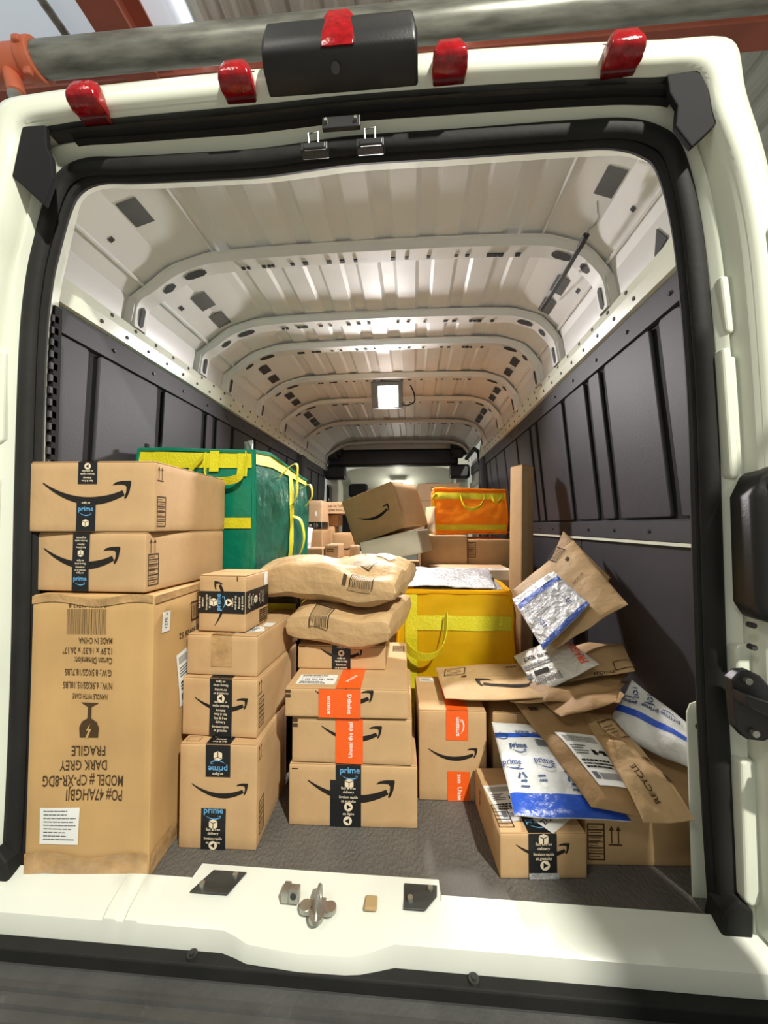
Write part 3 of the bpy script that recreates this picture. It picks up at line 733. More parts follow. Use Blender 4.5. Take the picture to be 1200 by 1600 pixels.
# ================================================================== THINGS ON THE VAN
# load lamp
t = empty('load_lamp', (-.035, 1.72, 1.862)); tag(t, 'square white LED flood lamp shining on the van ceiling', 'lamp')
M45 = Matrix.Rotation(math.radians(30), 3, 'X')
m = MB(); m.box((0, 0, -.115), (.215, .022, .185), M45); hs = m.build('housing', 'hole_grey', t, bevel=.004)
q = M45 @ V((.008, -.0115, -.004)); m = MB(); m.box((q.x, q.y, q.z-.115), (.135, .006, .140), M45); m.build('lens', 'lamp_lens', t, bevel=.002)
m = MB(); m.b2(-.03, .03, -.01, .05, -.04, 0); m.build('bracket', 'hole_grey', t)
m = MB(); m.tube(catmull([(.09, .03, -.16), (.13, .02, -.18), (.17, .03, -.165), (.19, .05, -.14), (.185, .09, -.07), (.16, .1, -.01)], 4), .005, 6); m.build('cable', 'black_plastic', t, smooth=True)
area('load_lamp_light', (-.03, 1.59, 1.69), (-.03, -.2, .55), .13, 22, (1, .95, .94)).data.spread = math.radians(128)
area('load_lamp_light', (-.03, 1.63, 1.66), (-.03, 2.05, .5), .12, 20, (1, .93, .91)).data.spread = math.radians(150)
# black strap on the right roof edge
t = empty('tie_strap', (.70, .25, 1.80)); tag(t, 'thin black strap with a wire hook hanging along the right roof edge', 'strap')
m = MB(); m.ribbon([V(p)-V((.70, .25, 1.80)) for p in ((.685, .33, 1.755), (.685, .50, 1.752), (.69, .66, 1.765), (.698, .78, 1.785))], (.018, 0, .006), .004); m.build('webbing', 'black_plastic', t)
m = MB(); m.tube([V(p)-V((.70, .25, 1.80)) for p in ((.682, .235, 1.80), (.69, .25, 1.775), (.70, .265, 1.775), (.70, .29, 1.772), (.684, .30, 1.765), (.684, .33, 1.758))], .003, 6); m.build('hook', 'metal', t, smooth=True)
m = MB(); m.tube([V(p)-V((.70, .25, 1.80)) for p in ((.684, .315, 1.758), (.684, .36, 1.754))], .010, 8); m.build('grip', 'black_plastic', t, smooth=True)
# high brake lamp and camera housing
t = empty('brake_lamp_housing', (-.02, -.05, 1.858)); tag(t, 'large black plastic camera and brake lamp housing at the roof edge middle', 'lamp housing')
m = MB(); Wd = .175
secs = []
for y, z0, z1, k in ((.14, .02, .105, .94), (.05, .0, .122, .99), (-.0, .0, .126, 1), (-.045, .012, .118, .99), (-.062, .026, .10, .975), (-.066, .032, .06, .965)):
    l = []
    for x, z in ((-1, z0), (1, z0), (1, (z0+z1)/2), (1-.06, z1), (-1+.06, z1), (-1, (z0+z1)/2)): l.append(V((x*Wd*k, y, z)))
    secs.append(l)
m.loft(secs, True); n6 = len(m.v); m.f.append(tuple(range(6))[::-1]); m.f.append(tuple(range(n6-6, n6)))
m.build('housing', 'black_plastic', t, bevel=.006, seg=3, smooth=True, ang=50)
m = MB()
m.loft([[V((x*.034*k, y, z)) for x, z in ((-1, z0), (1, z0), (1, z1-.02), (.6, z1), (-.6, z1), (-1, z1-.02))] for y, z0, z1, k in ((.05, .06, .150, 1.0), (-.03, .05, .148, 1.0), (-.060, .032, .120, 1.08), (-.0685, .026, .06, 1.1))], True); m.f.append(tuple(range(18, 24)))
m.build('red_lens', 'red_lens', t, bevel=.004, seg=2, smooth=True, ang=60)
m = MB(); m.tube([(-.008, -.045, .004), (-.008, -.034, .018)], .010, 16); m.build('camera_eye', 'glass_dark', t, smooth=True, ang=40)
# marker lamps
for k, (x, z, lab) in enumerate(((-.630, 1.856, 'red marker lamp at the far left of the roof edge'), (-.262, 1.872, 'red marker lamp on the roof edge just left of the black housing'), (.224, 1.874, 'red marker lamp on the roof edge just right of the black housing'), (.592, 1.860, 'red marker lamp at the far right of the roof edge, near the corner'))):
    t = empty('marker_lamp', (x, -.058, z)); tag(t, lab, 'lamp', 'red marker lamps on the roof edge')
    m = MB(); secs = []
    for y, z0, z1, kk in ((.03, -.005, .045, .85), (.0, -.016, .050, 1.0), (-.018, -.018, .048, 1.04), (-.036, -.012, .034, 1.0), (-.044, -.004, .014, .9)):
        secs.append([V((xx_*.038*kk, y, zz)) for xx_, zz in ((-1, z0), (1, z0), (.95, (z0+z1)/2), (.62, z1), (-.62, z1), (-.95, (z0+z1)/2))])
    m.loft(secs, True); m.f.append(tuple(range(6))[::-1]); m.f.append(tuple(range(24, 30)))
    m.build('lens', 'red_lens', t, bevel=.005, seg=2, smooth=True, ang=60)
    m = MB(); m.b2(-.036, .036, -.004, .02, -.020, .046); m.build('reflector', 'red_dark', t, bevel=.004)
# tail lamp at right edge
t = empty('tail_lamp', (.87, -.055, .63)); tag(t, 'dark red tail lamp on the right body pillar at the picture edge', 'lamp')
m = MB(); secs = []
for y, k in ((.03, 1), (-.02, 1), (-.035, .9)):
    l = [V((x*k+(1-k)*.03, y, z*k+(1-k)*.17)) for x, z in ((-.052, .06), (-.034, .03), (.06, .0), (.12, .0), (.12, .34), (.0, .342), (-.030, .325), (-.052, .28))]
    secs.append(l)
m.loft(secs, True); m.f.append(tuple(range(16, 24))); m.build('housing', 'black_plastic', t, bevel=.005, smooth=True, ang=50)
m = MB(); m.b2(-.030, .10, -.042, -.030, .02, .325); m.build('lens', 'red_lens', t, bevel=.008, smooth=True)
m = MB(); m.b2(-.026, .10, -.0425, -.030, .06, .19); m.build('dark_lens', 'red_dark', t, bevel=.006)
# black door hinges / check straps
def hinge(x, z, sg, lab):
    t = empty('door_hinge', (x, -.055, z)); tag(t, lab, 'hinge', 'black door hinges on the pillars')
    m = MB(); m.prism([(-.035, .05), (-.02, .066), (.0, .068), (.02, .058), (.042, .03), (.045, -.06), (.02, -.07), (-.01, -.068), (-.03, -.045)], lambda a, b, d: V((a*sg, d, b)), -.012, .012); m.build('leaf', 'black_plastic', t, bevel=.004)
    m = MB(); m.prism([(-.04, .036), (.035, .012), (.10, -.010), (.11, -.03), (.09, -.05), (.03, -.02), (-.035, .01)], lambda a, b, d: V((a*sg, d, b)), -.05, -.012); m.build('arm', 'black_plastic', t, bevel=.006)
    for q, z_ in ((-.01*sg, .05), (0, -.052)): m = MB(); m.tube([(q, -.02, z_), (q, -.008, z_)], .007, 10); m.build('bolt', 'metal', t, smooth=True, ang=40)
    return t
hinge(.815, .49, 1, 'black door hinge bolted to the right pillar below the tail lamp')
hinge(.895, .35, 1, 'black door check arm low on the right pillar, under the hinge')
hinge(-.905, .49, -1, 'black door hinge on the left pillar at the picture edge')
t = empty('door_hinge', (.905, -.05, 1.42)); tag(t, 'white painted upper door hinge on the right pillar', 'hinge')
m = MB(); m.prism([(-.03, .05), (.02, .06), (.05, .0), (.03, -.06), (-.01, -.06), (-.025, -.02)], lambda a, b, d: V((a, d, b)), -.03, .01); m.build('leaf', 'white_paint', t, bevel=.008)
t = empty('door_hinge', (.88, -.052, .10)); tag(t, 'small black door stop at the bottom of the right pillar', 'door stop')
m = MB(); m.b2(-.02, .03, -.02, .02, -.03, .03); m.build('leaf', 'black_plastic', t, bevel=.008)
m = MB(); m.tube([(.005, -.028, 0), (.005, -.015, 0)], .010, 10); m.build('bolt', 'metal', t)
# sill end caps of the seal
for sg, x in ((-1, -.865), (1, .815)):
    m = MB(); m.prism([(0, .07), (.035, .04), (.055, -.03), (.02, -.055), (-.03, -.05), (-.035, .05)], lambda a, b, d: V((x-sg*a*.8, d, b)), -.022, .03); m.build('seal_end', 'rubber', wall_rear, bevel=.006)
# white post behind the right seal
t = empty('pillar_bracket', (.792, .06, 0)); tag(t, 'narrow white upright plate inside the right edge of the door opening', 'bracket')
m = MB(); m.prism([(-.016, 0), (.03, 0), (.03, .435), (.006, .442), (-.010, .435), (-.018, .415)], lambda a, b, d: V((a, d, b)), -.002, .002); m.build('plate', 'white_paint', t, bevel=.001)
m = MB(); m.tube([(.006, -.004, .385), (.006, .001, .385)], .007, 10); m.build('hole', 'hole', t)
# rear bumper
t = empty('rear_bumper', (0, -.22, -.11)); tag(t, 'black ribbed plastic step bumper below the white sill', 'bumper')
m = MB()
prf = [(.155, .035), (.145, .040), (.125, .040), (.120, .012), (.112, .010)]
for k in range(6):
    y = .098-k*.026; prf += [(y, .006-k*.001), (y-.003, .013-k*.001), (y-.015, .013-k*.001), (y-.018, .006-k*.001)]
prf += [(-.15, -.002), (-.19, -.02), (-.20, -.10), (-.19, -.20)]
m.loft([[V((x, y-.10*max(0, (abs(x)-.8))**1.0*0, z)) for y, z in prf] for x in (-1.05, -.5, 0, .5, 1.05)])
m.build('step', 'bumper', t, smooth=True, ang=25)
m = MB(); m.b2(-1.02, 1.02, .120, .165, .014, .045); m.build('upper_lip', 'rubber', t, bevel=.004)
for x in (-.80, -.33, .26, .83):
    m = MB(); m.tube([(x, .135, .04), (x, .135, .051)], .011, 12); m.tube([(x, .135, .05), (x, .135, .054)], .005, 8); m.build('clip', 'rubber_grey' if x != .83 else 'metal', t, smooth=True, ang=40)
# unseen rear door leaf, added off the body to shade the right sill
DM = Matrix.Translation((.962, -.50, 0)) @ Matrix.Rotation(math.radians(-90+12.1), 4, 'Z')
def dpart(nm, mat, x0, x1, y0, y1, z0, z1, parent=None, bevel=.006):
    m = MB(); m.b2(x0, x1, y0, y1, z0, z1); m.v = [tuple(DM @ V(q)) for q in m.v]; return m.build(nm, mat, parent, bevel=bevel)
dr = S(dpart('shadow_door', 'white_paint', 0, .80, 0, .045, -.02, 1.78, bevel=.015), 'unseen right rear door leaf, added off the body to shade the sill')
dpart('door_trim', 'liner', .06, .74, -.004, 0, .1, .9, dr, .001); dpart('door_window', 'glass_dark', .08, .72, -.006, 0, 1.05, 1.62, dr, .001); dpart('door_latch', 'black_plastic', .72, .78, -.03, 0, .8, .95, dr)
for z in (.42, 1.42):
    m = MB(); m.tube([(.96, -.05, z), (1.04, -.25, z), (1.0, -.52, z)], .012, 8); m.build('added_hinge_arm', 'black_plastic', dr, smooth=True)  # made-up arms bridging the gap from pillar to leaf
# ================================================================== WAREHOUSE
m = MB(); m.b2(-9, 9, -9, 12, -.70, -.62); S(m.build('floor', 'concrete'), 'grey concrete warehouse floor under the van')
m = MB(); m.b2(-9, 9, -9, 12, 7.3, 7.4); wc = S(m.build('ceiling', 'deck'), 'pale corrugated metal warehouse roof deck')
for k in range(30):
    x = -6+k*.42
    m = MB(); m.prism([(x, 7.30), (x+.04, 7.24), (x+.16, 7.24), (x+.20, 7.30)], lambda a, b, d: V((a+.0*d, d, b)), 0, 7); m.build('deck_rib', 'deck', wc)
m = MB(); m.b2(-9, -2.6, -1, 6, 7.18, 7.22); m.build('skylight_panel', 'deck_light', wc)
def thing_mb(name, mat, lab, cat, fn, group=None, bevel=0, loc=(0, 0, 0), smooth=False):
    m = MB(); fn(m); return tag(m.build(name, mat, loc=loc, bevel=bevel, smooth=smooth), lab, cat, group)
def ibeam(m, a, b, h, wd, up=V((0, 0, 1))):
    a, b = V(a), V(b); t = (b-a).normalized(); s_ = t.cross(up).normalized(); u = s_.cross(t)
    for (cx, cy, ww, hh) in ((0, h/2, wd, .03), (0, -h/2, wd, .03), (0, 0, .025, h)):
        vs = [p+s_*(cx+sx*ww/2)+u*(cy+sy*hh/2) for p in (a, b) for sx, sy in ((-1, -1), (1, -1), (1, 1), (-1, 1))]
        m.add(vs, [(0, 1, 2, 3), (7, 6, 5, 4), (0, 4, 5, 1), (1, 5, 6, 2), (2, 6, 7, 3), (3, 7, 4, 0)])
thing_mb('roof_beam', 'beam_red', 'long red steel beam crossing behind the grey pipe', 'beam', lambda m: ibeam(m, (-8, 3.9, 6.99), (8, 3.9, 6.99), .36, .30), 'red roof beams')
thing_mb('roof_beam', 'beam_red', 'red steel beam running away overhead at the upper left, above the pipe', 'beam', lambda m: ibeam(m, (-3.25, -2, 6.75), (-3.25, 3.8, 6.75), .50, .42), 'red roof beams')
thing_mb('conduit', 'pipe_grey', 'thin grey conduit running overhead at the far upper left', 'pipe', lambda m: m.tube([(-4.25, -2, 7.1), (-4.25, 9, 7.1)], .05, 10))
thing_mb('strip_light', 'strip_light', 'bright strip light in the roof left of the black housing', 'lamp', lambda m: m.b2(-2.70, -2.64, -1, 9, 7.11, 7.16), 'roof strip lights')
thing_mb('strip_light', 'strip_light', 'short bright strip light seen right of the black housing', 'lamp', lambda m: m.b2(.80, .86, 2.5, 9, 7.11, 7.16), 'roof strip lights')
t = empty('sprinkler_pipe', (0, 2.2, 5.07)); tag(t, 'thick weathered grey pipe crossing above the van roof', 'pipe')
m = MB(); m.tube([(-3.35, 0, .0), (-1, 0, 0), (1.2, 0, -.0), (6, 0, 0)], .125, 20); m.build('pipe', 'pipe_grey', t, smooth=True, ang=50)
m = MB(); m.tube([(-3.75, 0, -.0), (-3.68, 0, 0), (-3.67, 0, 0), (-3.60, 0, 0), (-3.36, 0, 0), (-3.35, 0, 0), (-3.22, 0, 0)], lambda q: .128+.028*(q < .05 or q > .8), 18); m.tube([(-3.50, -.0, -.1), (-3.44, -.0, -.30)], .07, 14)
m.box((-3.28, -.15, -.0), (.07, .07, .05)); m.box((-3.28, -.05, -.16), (.07, .05, .07)); m.build('coupling', 'coupling_red', t, bevel=.012, smooth=True, ang=50)
m = MB(); m.tube([(-3.46, 0, -.3), (-3.25, -.0, -.75)], .06, 14); m.build('branch_pipe', 'pipe_grey', t, smooth=True, ang=50)
# ================================================================== PARCELS
# --- left stack
A1 = Carton('tall_carton', 'tall tan carton with upside-down printed text, standing at the left opening edge', -.806, -.500, .005, 0, .40, .680, rot=3.2, mat='card_tan', seam=None, wob=.012, seed=11)
p = A1.pr(); w = .306
def up(t, x, z, sz, W):
    vs, _ = text2d(t, .01); wd = max(q[0] for q in vs)-min(q[0] for q in vs)
    p.text(t, x, z, sz, 'ink_brown', .01, 180, W/(wd*sz))
up('PO# 47AHGBJI', .014, .192, .037, .138); up('MODEL # CP-XR-8DG', -.014, .226, .037, .196); up('DARK GREY', -.015, .262, .034, .114); up('FRAGILE', -.004, .297, .034, .083)
up('HANDLE WITH CARE', -.004, .428, .018, .092); up('N.W.: 6.9KGS/15.18LBS', -.010, .455, .023, .128); up('G.W.: 8.5KGS/18.7LBS', -.009, .487, .023, .122); up('Carton Dimension:', .004, .517, .023, .098); up('12.59\' x 16.33\' x 26.17"', -.010, .541, .022, .127); up('MADE IN CHINA', .010, .566, .021, .086)
dx = -.035
p.poly([(x+dx, y) for x, y in [(.008, .328), (.054, .328), (.056, .352), (.050, .366), (.036, .374), (.036, .402), (.055, .412), (.007, .412), (.026, .402), (.026, .374), (.012, .366), (.006, .352)]], 'ink_brown')
p.poly([(x+dx, y) for x, y in [(.022, .326), (.030, .345), (.024, .345), (.034, .362), (.030, .349), (.037, .349), (.028, .326)]], 'card_tan', .0006)
p.bars(-.014, .612, .100, .062, 'ink_brown', 7, dens=.62)
p.text('0 50996 41763 8', -.012, .652, .014, 'ink_brown', .01, 180, 1.0)
p.flush(A1.root)
p = A1.pr(); p.rect(-.068, .118, .096, .086, 'label_white', 6, 6); p.o += .0006; p.lines(-.065, .12, .085, .075, 9, 'grey_print', 3, .28); p.flush(A1.root)
p = Print().use(A1.right, .0012); p.at(.05, .600, -4, 1); p.rect(0, 0, .034, .052, 'label_white', 4, 4); p.o += .0006; p.text('1275 u', 0, .002, .015, 'ink', .01, 90); p.o -= .0006; p.at()
p.shiplabel(.165, .43, .115, .150, 8, 21); p.at(.14, .60, 0, 1); p.frame(.06, 0, .06, .05, .004, 'ink_brown'); p.bars(.06, 0, .05, .04, 'ink_brown', 4); p.text('CSI 80926 52', .03, -.055, .022, 'ink_brown', .01, 180); p.flush(A1.root)
# shiny clear tape wrapped at foot and head
for z0, z1 in ((.002, .052), (.655, .674)):
    m = MB(); m.grid(lambda u, v: A1.front(-.152+.304*u, z0+(z1-z0)*v+.006*math.sin(u*9), .0016), 24, 5); m.grid(lambda u, v: A1.right(.003+.39*u, z0+(z1-z0)*v, .0016), 20, 5); m.build('clear_tape', 'clear_tape', A1.root, smooth=True)
A2 = Carton('parcel_box', 'brown box with black tape over its printed arrow, lying on the tall carton', -.836, -.527, .022, .682, .37, .150, rot=-2, seed=21)
A2.tape(-.022, .048, (.001, .148), (0, .36), [('prime', -.022, .028, 0), ('line', -.022, .047, 180), ('movies', -.022, .066, 180), ('box', -.022, .097, 180), ('fast', -.022, .124, 180)])
p = A2.pr(); p.swoosh(-.022, .077, .215); p.flush(A2.root)
p = Print().use(A2.right); p.arrows_up(.025, .112, .026); p.stamp(.028, .055, .036, .078); p.flush(A2.root)
A3 = Carton('parcel_box', 'brown box topmost of the left stack, with black tape crossing a wide printed arrow', -.842, -.512, .018, .834, .40, .180, rot=2.5, seed=31)
A3.tape(-.010, .050, (.122, .178), (0, .39), [('play', -.010, .167, 180), ('fast', -.010, .142, 180)])
A3.tape(-.012, .050, (.001, .082), None, [('line', -.012, .073, 180), ('prime', -.012, .053, 0), ('box', -.012, .022, 0)])
p = A3.pr(); p.swoosh(-.012, .090, .228); p.flush(A3.root)
p = Print().use(A3.right); p.arrows_up(.022, .148, .024); p.stamp(.028, .052, .034, .076); p.flush(A3.root)
# --- second stack
B1 = Carton('parcel_box', 'tall brown box at the bottom of the second stack, arrow between two black tape strips', -.479, -.271, .102, 0, .268, .272, rot=2, seed=41)
B1.tape(.000, .066, (.186, .270), (0, .05), [('prime', .0, .214, 180), ('box', .0, .241, 180), ('line', 0, .194, 180)], [('fast', 0, .025, 180)])
B1.tape(-.010, .066, (.001, .105), None, [('prime', -.010, .094, 0), ('box', -.010, .066, 0), ('fast', -.010, .036, 0), ('play', -.010, .012, 180)])
p = B1.pr(); p.swoosh(.005, .145, .150); p.flush(B1.root)
p = Print().use(B1.right); p.arrows_up(.022, .240, .024); p.stamp(.036, .068, .034, .086); p.flush(B1.root)
p = Print().use(B1.top); p.frame(-.075, .02, .035, .02, .0015, 'ink_brown'); p.flush(B1.root)
B2 = Carton('parcel_box', 'brown box second from the bottom of the second stack, one long black tape strip', -.497, -.283, .132, .274, .33, .158, rot=-1.5, seed=51)
B2.tape(.005, .064, (.001, .156), (0, .3), [('movies', .005, .132, 180), ('play', .005, .103, 180), ('fast', .005, .076, 180), ('fast', .005, .034, 0)])
p = B2.pr(); p.swoosh(.005, .080, .152); p.flush(B2.root)
p = Print().use(B2.right); p.arrows_up(.02, .128, .024); p.stamp(.03, .06, .034, .076); p.flush(B2.root)
B3 = Carton('parcel_box', 'plain brown box sealed with clear tape, third in the second stack', -.495, -.288, .145, .433, .34, .112, rot=-2, seed=61)
m = MB(); m.grid(lambda u, v: B3.front(-.03+.06*u, .025+.085*v, .0012), 6, 8); m.grid(lambda u, v: B3.top(-.03+.06*u, .33*v, .0009), 3, 6); m.build('clear_tape', 'clear_tape', B3.root, smooth=True)
p = Print().use(B3.top); p.at(.045, .055, 25, 1); p.shiplabel(0, 0, .10, .06, 0, 31); p.at(.085, .12, 5, 1); p.rect(0, 0, .03, .045, 'label_white'); p.flush(B3.root)
B4 = Carton('parcel_box', 'small cube box on top of the second stack, wrapped sideways by black tape', -.474, -.332, .165, .548, .15, .160, rot=-3, seam='x', seed=71)
b = MB(); b.grid(lambda a, c: B4.front(-.070+.140*a, .052+.062*c, .0011), 8, 3); b.grid(lambda a, c: B4.right(.0+.149*a, .052+.062*c, .0009), 6, 3); tp = b.build('tape', 'tape_black', B4.root)
p = Print().use(B4.front, .0018); tape_items(p, [('fast', -.052, .083, 90), ('box', -.025, .083, 0), ('prime', -.004, .083, 90), ('play', .020, .083, 0), ('movies', .048, .083, -90)], .060); p.at(); p.use(B4.right, .0014); tape_items(p, [('fast', .03, .083, -90), ('box', .062, .083, 0), ('movies', .10, .083, -90)], .060); p.flush(tp)
p = B4.pr(); p.swoosh(-.002, .080, .125, rot=90); p.rect(.046, .150, .003, .014, 'ink'); p.flush(B4.root)
p = Print().use(B4.right); p.stamp(.115, .026, .05, .035); p.rect(.13, .135, .025, .04, 'label_white'); p.flush(B4.root)
# --- third stack
C1 = Carton('parcel_box', 'wide brown box at the bottom of the middle stack, black tape with print', -.214, .151, .203, 0, .36, .172, rot=2, seed=81)
C1.tape(-.012, .072, (.001, .172), (0, .01), [('prime', -.008, .150, 0), ('box', -.010, .121, 0), ('fast', -.012, .090, 0), ('play', -.012, .056, 0), ('line', -.012, .037, 0), ('play', -.014, .018, 180)])
b = MB(); b.grid(lambda a, c: C1.front(-.064+.07*a, .001+.128*c, .0007), 3, 6); b.build('tape', 'tape_black', C1.root)
p = C1.pr(); p.swoosh(-.005, .090, .245); p.rect(-.165, .158, .018, .003, 'ink'); p.flush(C1.root)
C2 = Carton('parcel_box', 'brown box second in the middle stack, crossed by wide orange tape', -.207, .136, .203, .174, .38, .130, rot=1, seed=91)
C2.tape(-.006, .078, (.001, .128), (0, .36), [('@Unseal the deal', -.002, .068, 90, .205)], mat='tape_orange')
p = C2.pr(); p.swoosh(.0, .078, .172); p.rect(-.163, .118, .016, .010, 'ink_brown'); p.rect(-.163, .104, .016, .010, 'ink_brown'); p.flush(C2.root)
C3 = Carton('parcel_box', 'brown box third in the middle stack, orange tape and white label on its top', -.225, .125, .193, .306, .44, .082, rot=1.5, seed=101)
C3.tape(.006, .072, (.001, .081), (0, .43), [('@Déballez', .010, .040, -90, .22)], [('@amazon', .006, .07, 62, .24)], mat='tape_orange')
b = MB(); b.grid(lambda a, c: C3.front(-.078+.05*a, .001+.079*c, .0008), 3, 6); t2 = b.build('tape', 'tape_orange', C3.root)
p = C3.pr(); p.o = .0016; p.text('amazon', -.050, .036, .0165, 'white_print', .018, 90); p.flush(t2)
p = C3.pr(); p.swoosh(-.005, .05, .165); p.rect(-.166, .072, .015, .009, 'ink_brown'); p.rect(-.166, .059, .015, .009, 'ink_brown'); p.flush(C3.root)
p = Print().use(C3.top); p.at(-.095, .06, 0, 1); p.rect(0, 0, .115, .07, 'label_white'); p.o += .0006; p.text('1 3M 903 0E1 0SB', 0, .0, .013, 'ink', .02); p.lines(0, -.022, .1, .02, 2, 'grey_print', 8); p.lines(0, .022, .1, .02, 2, 'grey_print', 9); p.o -= .0006; p.at(); p.stamp(.145, .36, .04, .06); p.flush(C3.root)
C4 = Carton('parcel_box', 'shallow brown box under the lower paper mailer in the middle stack', -.232, .052, .335, .3885, .28, .076, rot=1, seed=111)
C4.tape(.0, .060, (.001, .075), (0, .27), [('line', .0, .069, 180), ('play', 0, .052, 180), ('movies', 0, .020, 180)])
p = C4.pr(); p.swoosh(-.0, .045, .135); p.rect(-.128, .07, .02, .003, 'ink'); p.flush(C4.root)
p = Print().use(C4.right); p.stamp(.02, .04, .02, .05); p.flush(C4.root)
# --- orange tape box and the boxes at the right
D1 = Carton('parcel_box', 'upright brown box with two orange tape pieces, right of the middle stack', .157, .366, .328, 0, .27, .275, rot=2.5, seed=121)
D1.tape(.014, .068, (.184, .274), (0, .26), [('@amazon', .014, .226, 90)], mat='tape_orange')
p = Print().use(D1.front, .0018); p.at(.014+.018, .226, 0, 1)
a, bb = swoosh_polys()
for P_ in (a, bb): p.poly([(-y*.022, x*.022) for x, y in P_], 'white_print')
p.flush(D1.root)
D1.tape(.018, .068, (.001, .089), None, [('@Unse', .020, .024, -90), ('@zon', .020, .068, -90)], mat='tape_orange')
p = D1.pr(); p.swoosh(.0, .135, .150); p.flush(D1.root)
p = Print().use(D1.top); p.rect(-.06, .235, .055, .032, 'label_white'); p.o += .0006; p.lines(-.06, .235, .05, .024, 3, 'grey_print', 4); p.flush(D1.root)
E1 = Carton('parcel_box', 'low brown box at the front right of the floor, black taped with labels on top', .347, .557, .080, 0, .25, .108, rot=4.5, seed=131)
E1.tape(-.002, .068, (.004, .107), (0, .06), [('box', .0, .094, 0), ('fast', .0, .066, 0), ('play', .003, .033, 0)], [('prime', -.004, .030, 0)])
p = E1.pr(); p.swoosh(-.002, .062, .128); p.flush(E1.root)
p = Print().use(E1.top); p.shiplabel(-.045, .105, .10, .135, 6, 41); p.o += .001; p.at(.045, .045, 35, 1); p.rect(0, 0, .095, .055, 'label_white'); p.o += .0006; p.text('275 32', -.01, .005, .022, 'ink', .02); p.bars(.03, 0, .02, .04, 'ink', 5); p.o -= .0016; p.at(); p.stamp(-.082, .055, .036, .075); p.flush(E1.root)
p = Print().use(E1.left); p.text('REUSE', .06, .06, .016, 'ink_brown', .01, 90); p.flush(E1.root)
m = MB(); m.grid(lambda u, v: E1.front(-.036+.072*u, .0015+.014*v, .0022), 8, 3); m.build('clear_tape', 'bubble', E1.root)
E2 = Carton('long_box', 'long low brown box behind the front right box, reaching to the right wall', .570, .885, .135, 0, .22, .128, rot=3, seed=141)
p = E2.pr(); p.stamp(-.132, .058, .040, .086); p.arrows_up(-.085, .072, .030); p.flush(E2.root)
F1 = Carton('parcel_box', 'dark shaded box right of the upright orange taped box, under the mailers', .392, .885, .37, 0, .26, .255, seed=151)
# --- middle distance
K1 = Carton('parcel_box', 'flat topped box behind the yellow tote with a white label on its edge', .235, .672, 1.18, 0, .30, .612, mat='card_pale', seam='x', seed=161)
p = Print().use(K1.top); p.at(.11, .06, 0, 1); p.rect(0, 0, .2, .08, 'label_white'); p.o += .0006; p.bars(-.05, 0, .06, .05, 'grey_print', 3); p.lines(.04, 0, .08, .05, 3, 'grey_print', 5); p.at(); p.flush(K1.root)
p = K1.pr(); p.rect(.13, .585, .14, .045, 'label_white', 4, 2); p.flush(K1.root)
K2 = Carton('parcel_box', 'brown box with its lid seam showing, below the left half of the orange tote', .19, .472, 1.50, 0, .62, .788, seed=171)
K3 = Carton('parcel_box', 'wider brown box below the right half of the orange tote', .478, .76, 1.52, 0, .60, .762, seed=181)
p = K3.pr(); p.stamp(-.115, .70, .045, .09); p.flush(K3.root)
K4 = Carton('parcel_box', 'brown box holding up the pale flat box behind the paper mailers', -.22, .18, 1.22, 0, .50, .615, seed=191)
TB = Carton('parcel_box', 'large brown box tipped onto a pale box, printed arrow sloping up', -.166, .166, 0, 0, .42, .265, rot=-24, seed=201, roty=-17)
TB.root.location = (-.045, 1.235, .790); TB.root.rotation_euler = (math.radians(2), math.radians(-18.5), math.radians(-20))
p = TB.pr(); p.swoosh(.01, .115, .20, rot=4); p.flush(TB.root)
GB = Carton('flat_box', 'pale grey flat box under the tipped brown box', -.165, .165, 0, 0, .30, .128, mat='card_grey', seed=211)
GB.root.location = (.030, 1.155, .668); GB.root.rotation_euler = (0, math.radians(-13), math.radians(-14))
TL = Carton('tall_slim_box', 'tall slim brown box standing on end against the right liner', .655, .735, 1.03, 0, .085, 1.165, seed=221, seam='x', mat='card')
TL.root.location = (.690, 1.04, .004); TL.root.rotation_euler = (math.radians(-3), math.radians(4.5), math.radians(30))
p = TL.pr(); p.rect(-.022, .80, .018, .14, 'label_white', 1, 4); p.rect(-.02, 1.0, .014, .10, 'card_pale', 1, 4); p.flush(TL.root)
b = MB(); b.grid(lambda a, c: TL.front(-.034+.03*a, .3+.83*c, .0012), 2, 12); b.build('tape', 'card_pale', TL.root)
# --- far left pile
LB = Carton('parcel_box', 'large brown box low in the far left pile, mostly hidden', -.74, -.22, 1.52, 0, .95, .625, seed=231, mat='card_pale')
L6 = Carton('parcel_box', 'small pale box at the front of the far left pile, behind the green tote', -.556, -.455, 1.60, .627, .2, .072, seed=241, mat='card_pale')
L7 = Carton('parcel_box', 'small printed box at the front of the far left pile beside the pale one', -.445, -.355, 1.64, .627, .2, .095, seed=251, mat='card_pale')
p = L7.pr(); p.lines(0, .055, .07, .03, 2, 'ink_brown', 4); p.flush(L7.root)
L5 = Carton('parcel_box', 'brown box with part of a printed arrow in the far left pile', -.448, -.305, 1.90, .627, .25, .168, seed=261)
p = L5.pr(); p.swoosh(.02, .055, .11); p.flush(L5.root)
L8 = Carton('parcel_box', 'small pale box right end of the far left pile', -.29, -.235, 1.70, .627, .12, .085, seed=271, mat='card_pale')
L1c = Carton('parcel_box', 'upright box holding the black taped box in the far left pile', -.66, -.528, 1.90, .627, .24, .192, seed=281)
L1 = Carton('parcel_box', 'box at the top left of the far left pile, black tape along its foot', -.682, -.532, 1.905, .822, .24, .215, seed=291, mat='card_pale')
b = MB(); b.grid(lambda a, c: L1.front(-.073+.146*a, .003+.05*c, .0011), 4, 2); b.grid(lambda a, c: L1.right(.0+.2*a, .003+.05*c, .0011), 4, 2); tb = b.build('tape', 'tape_black', L1.root)
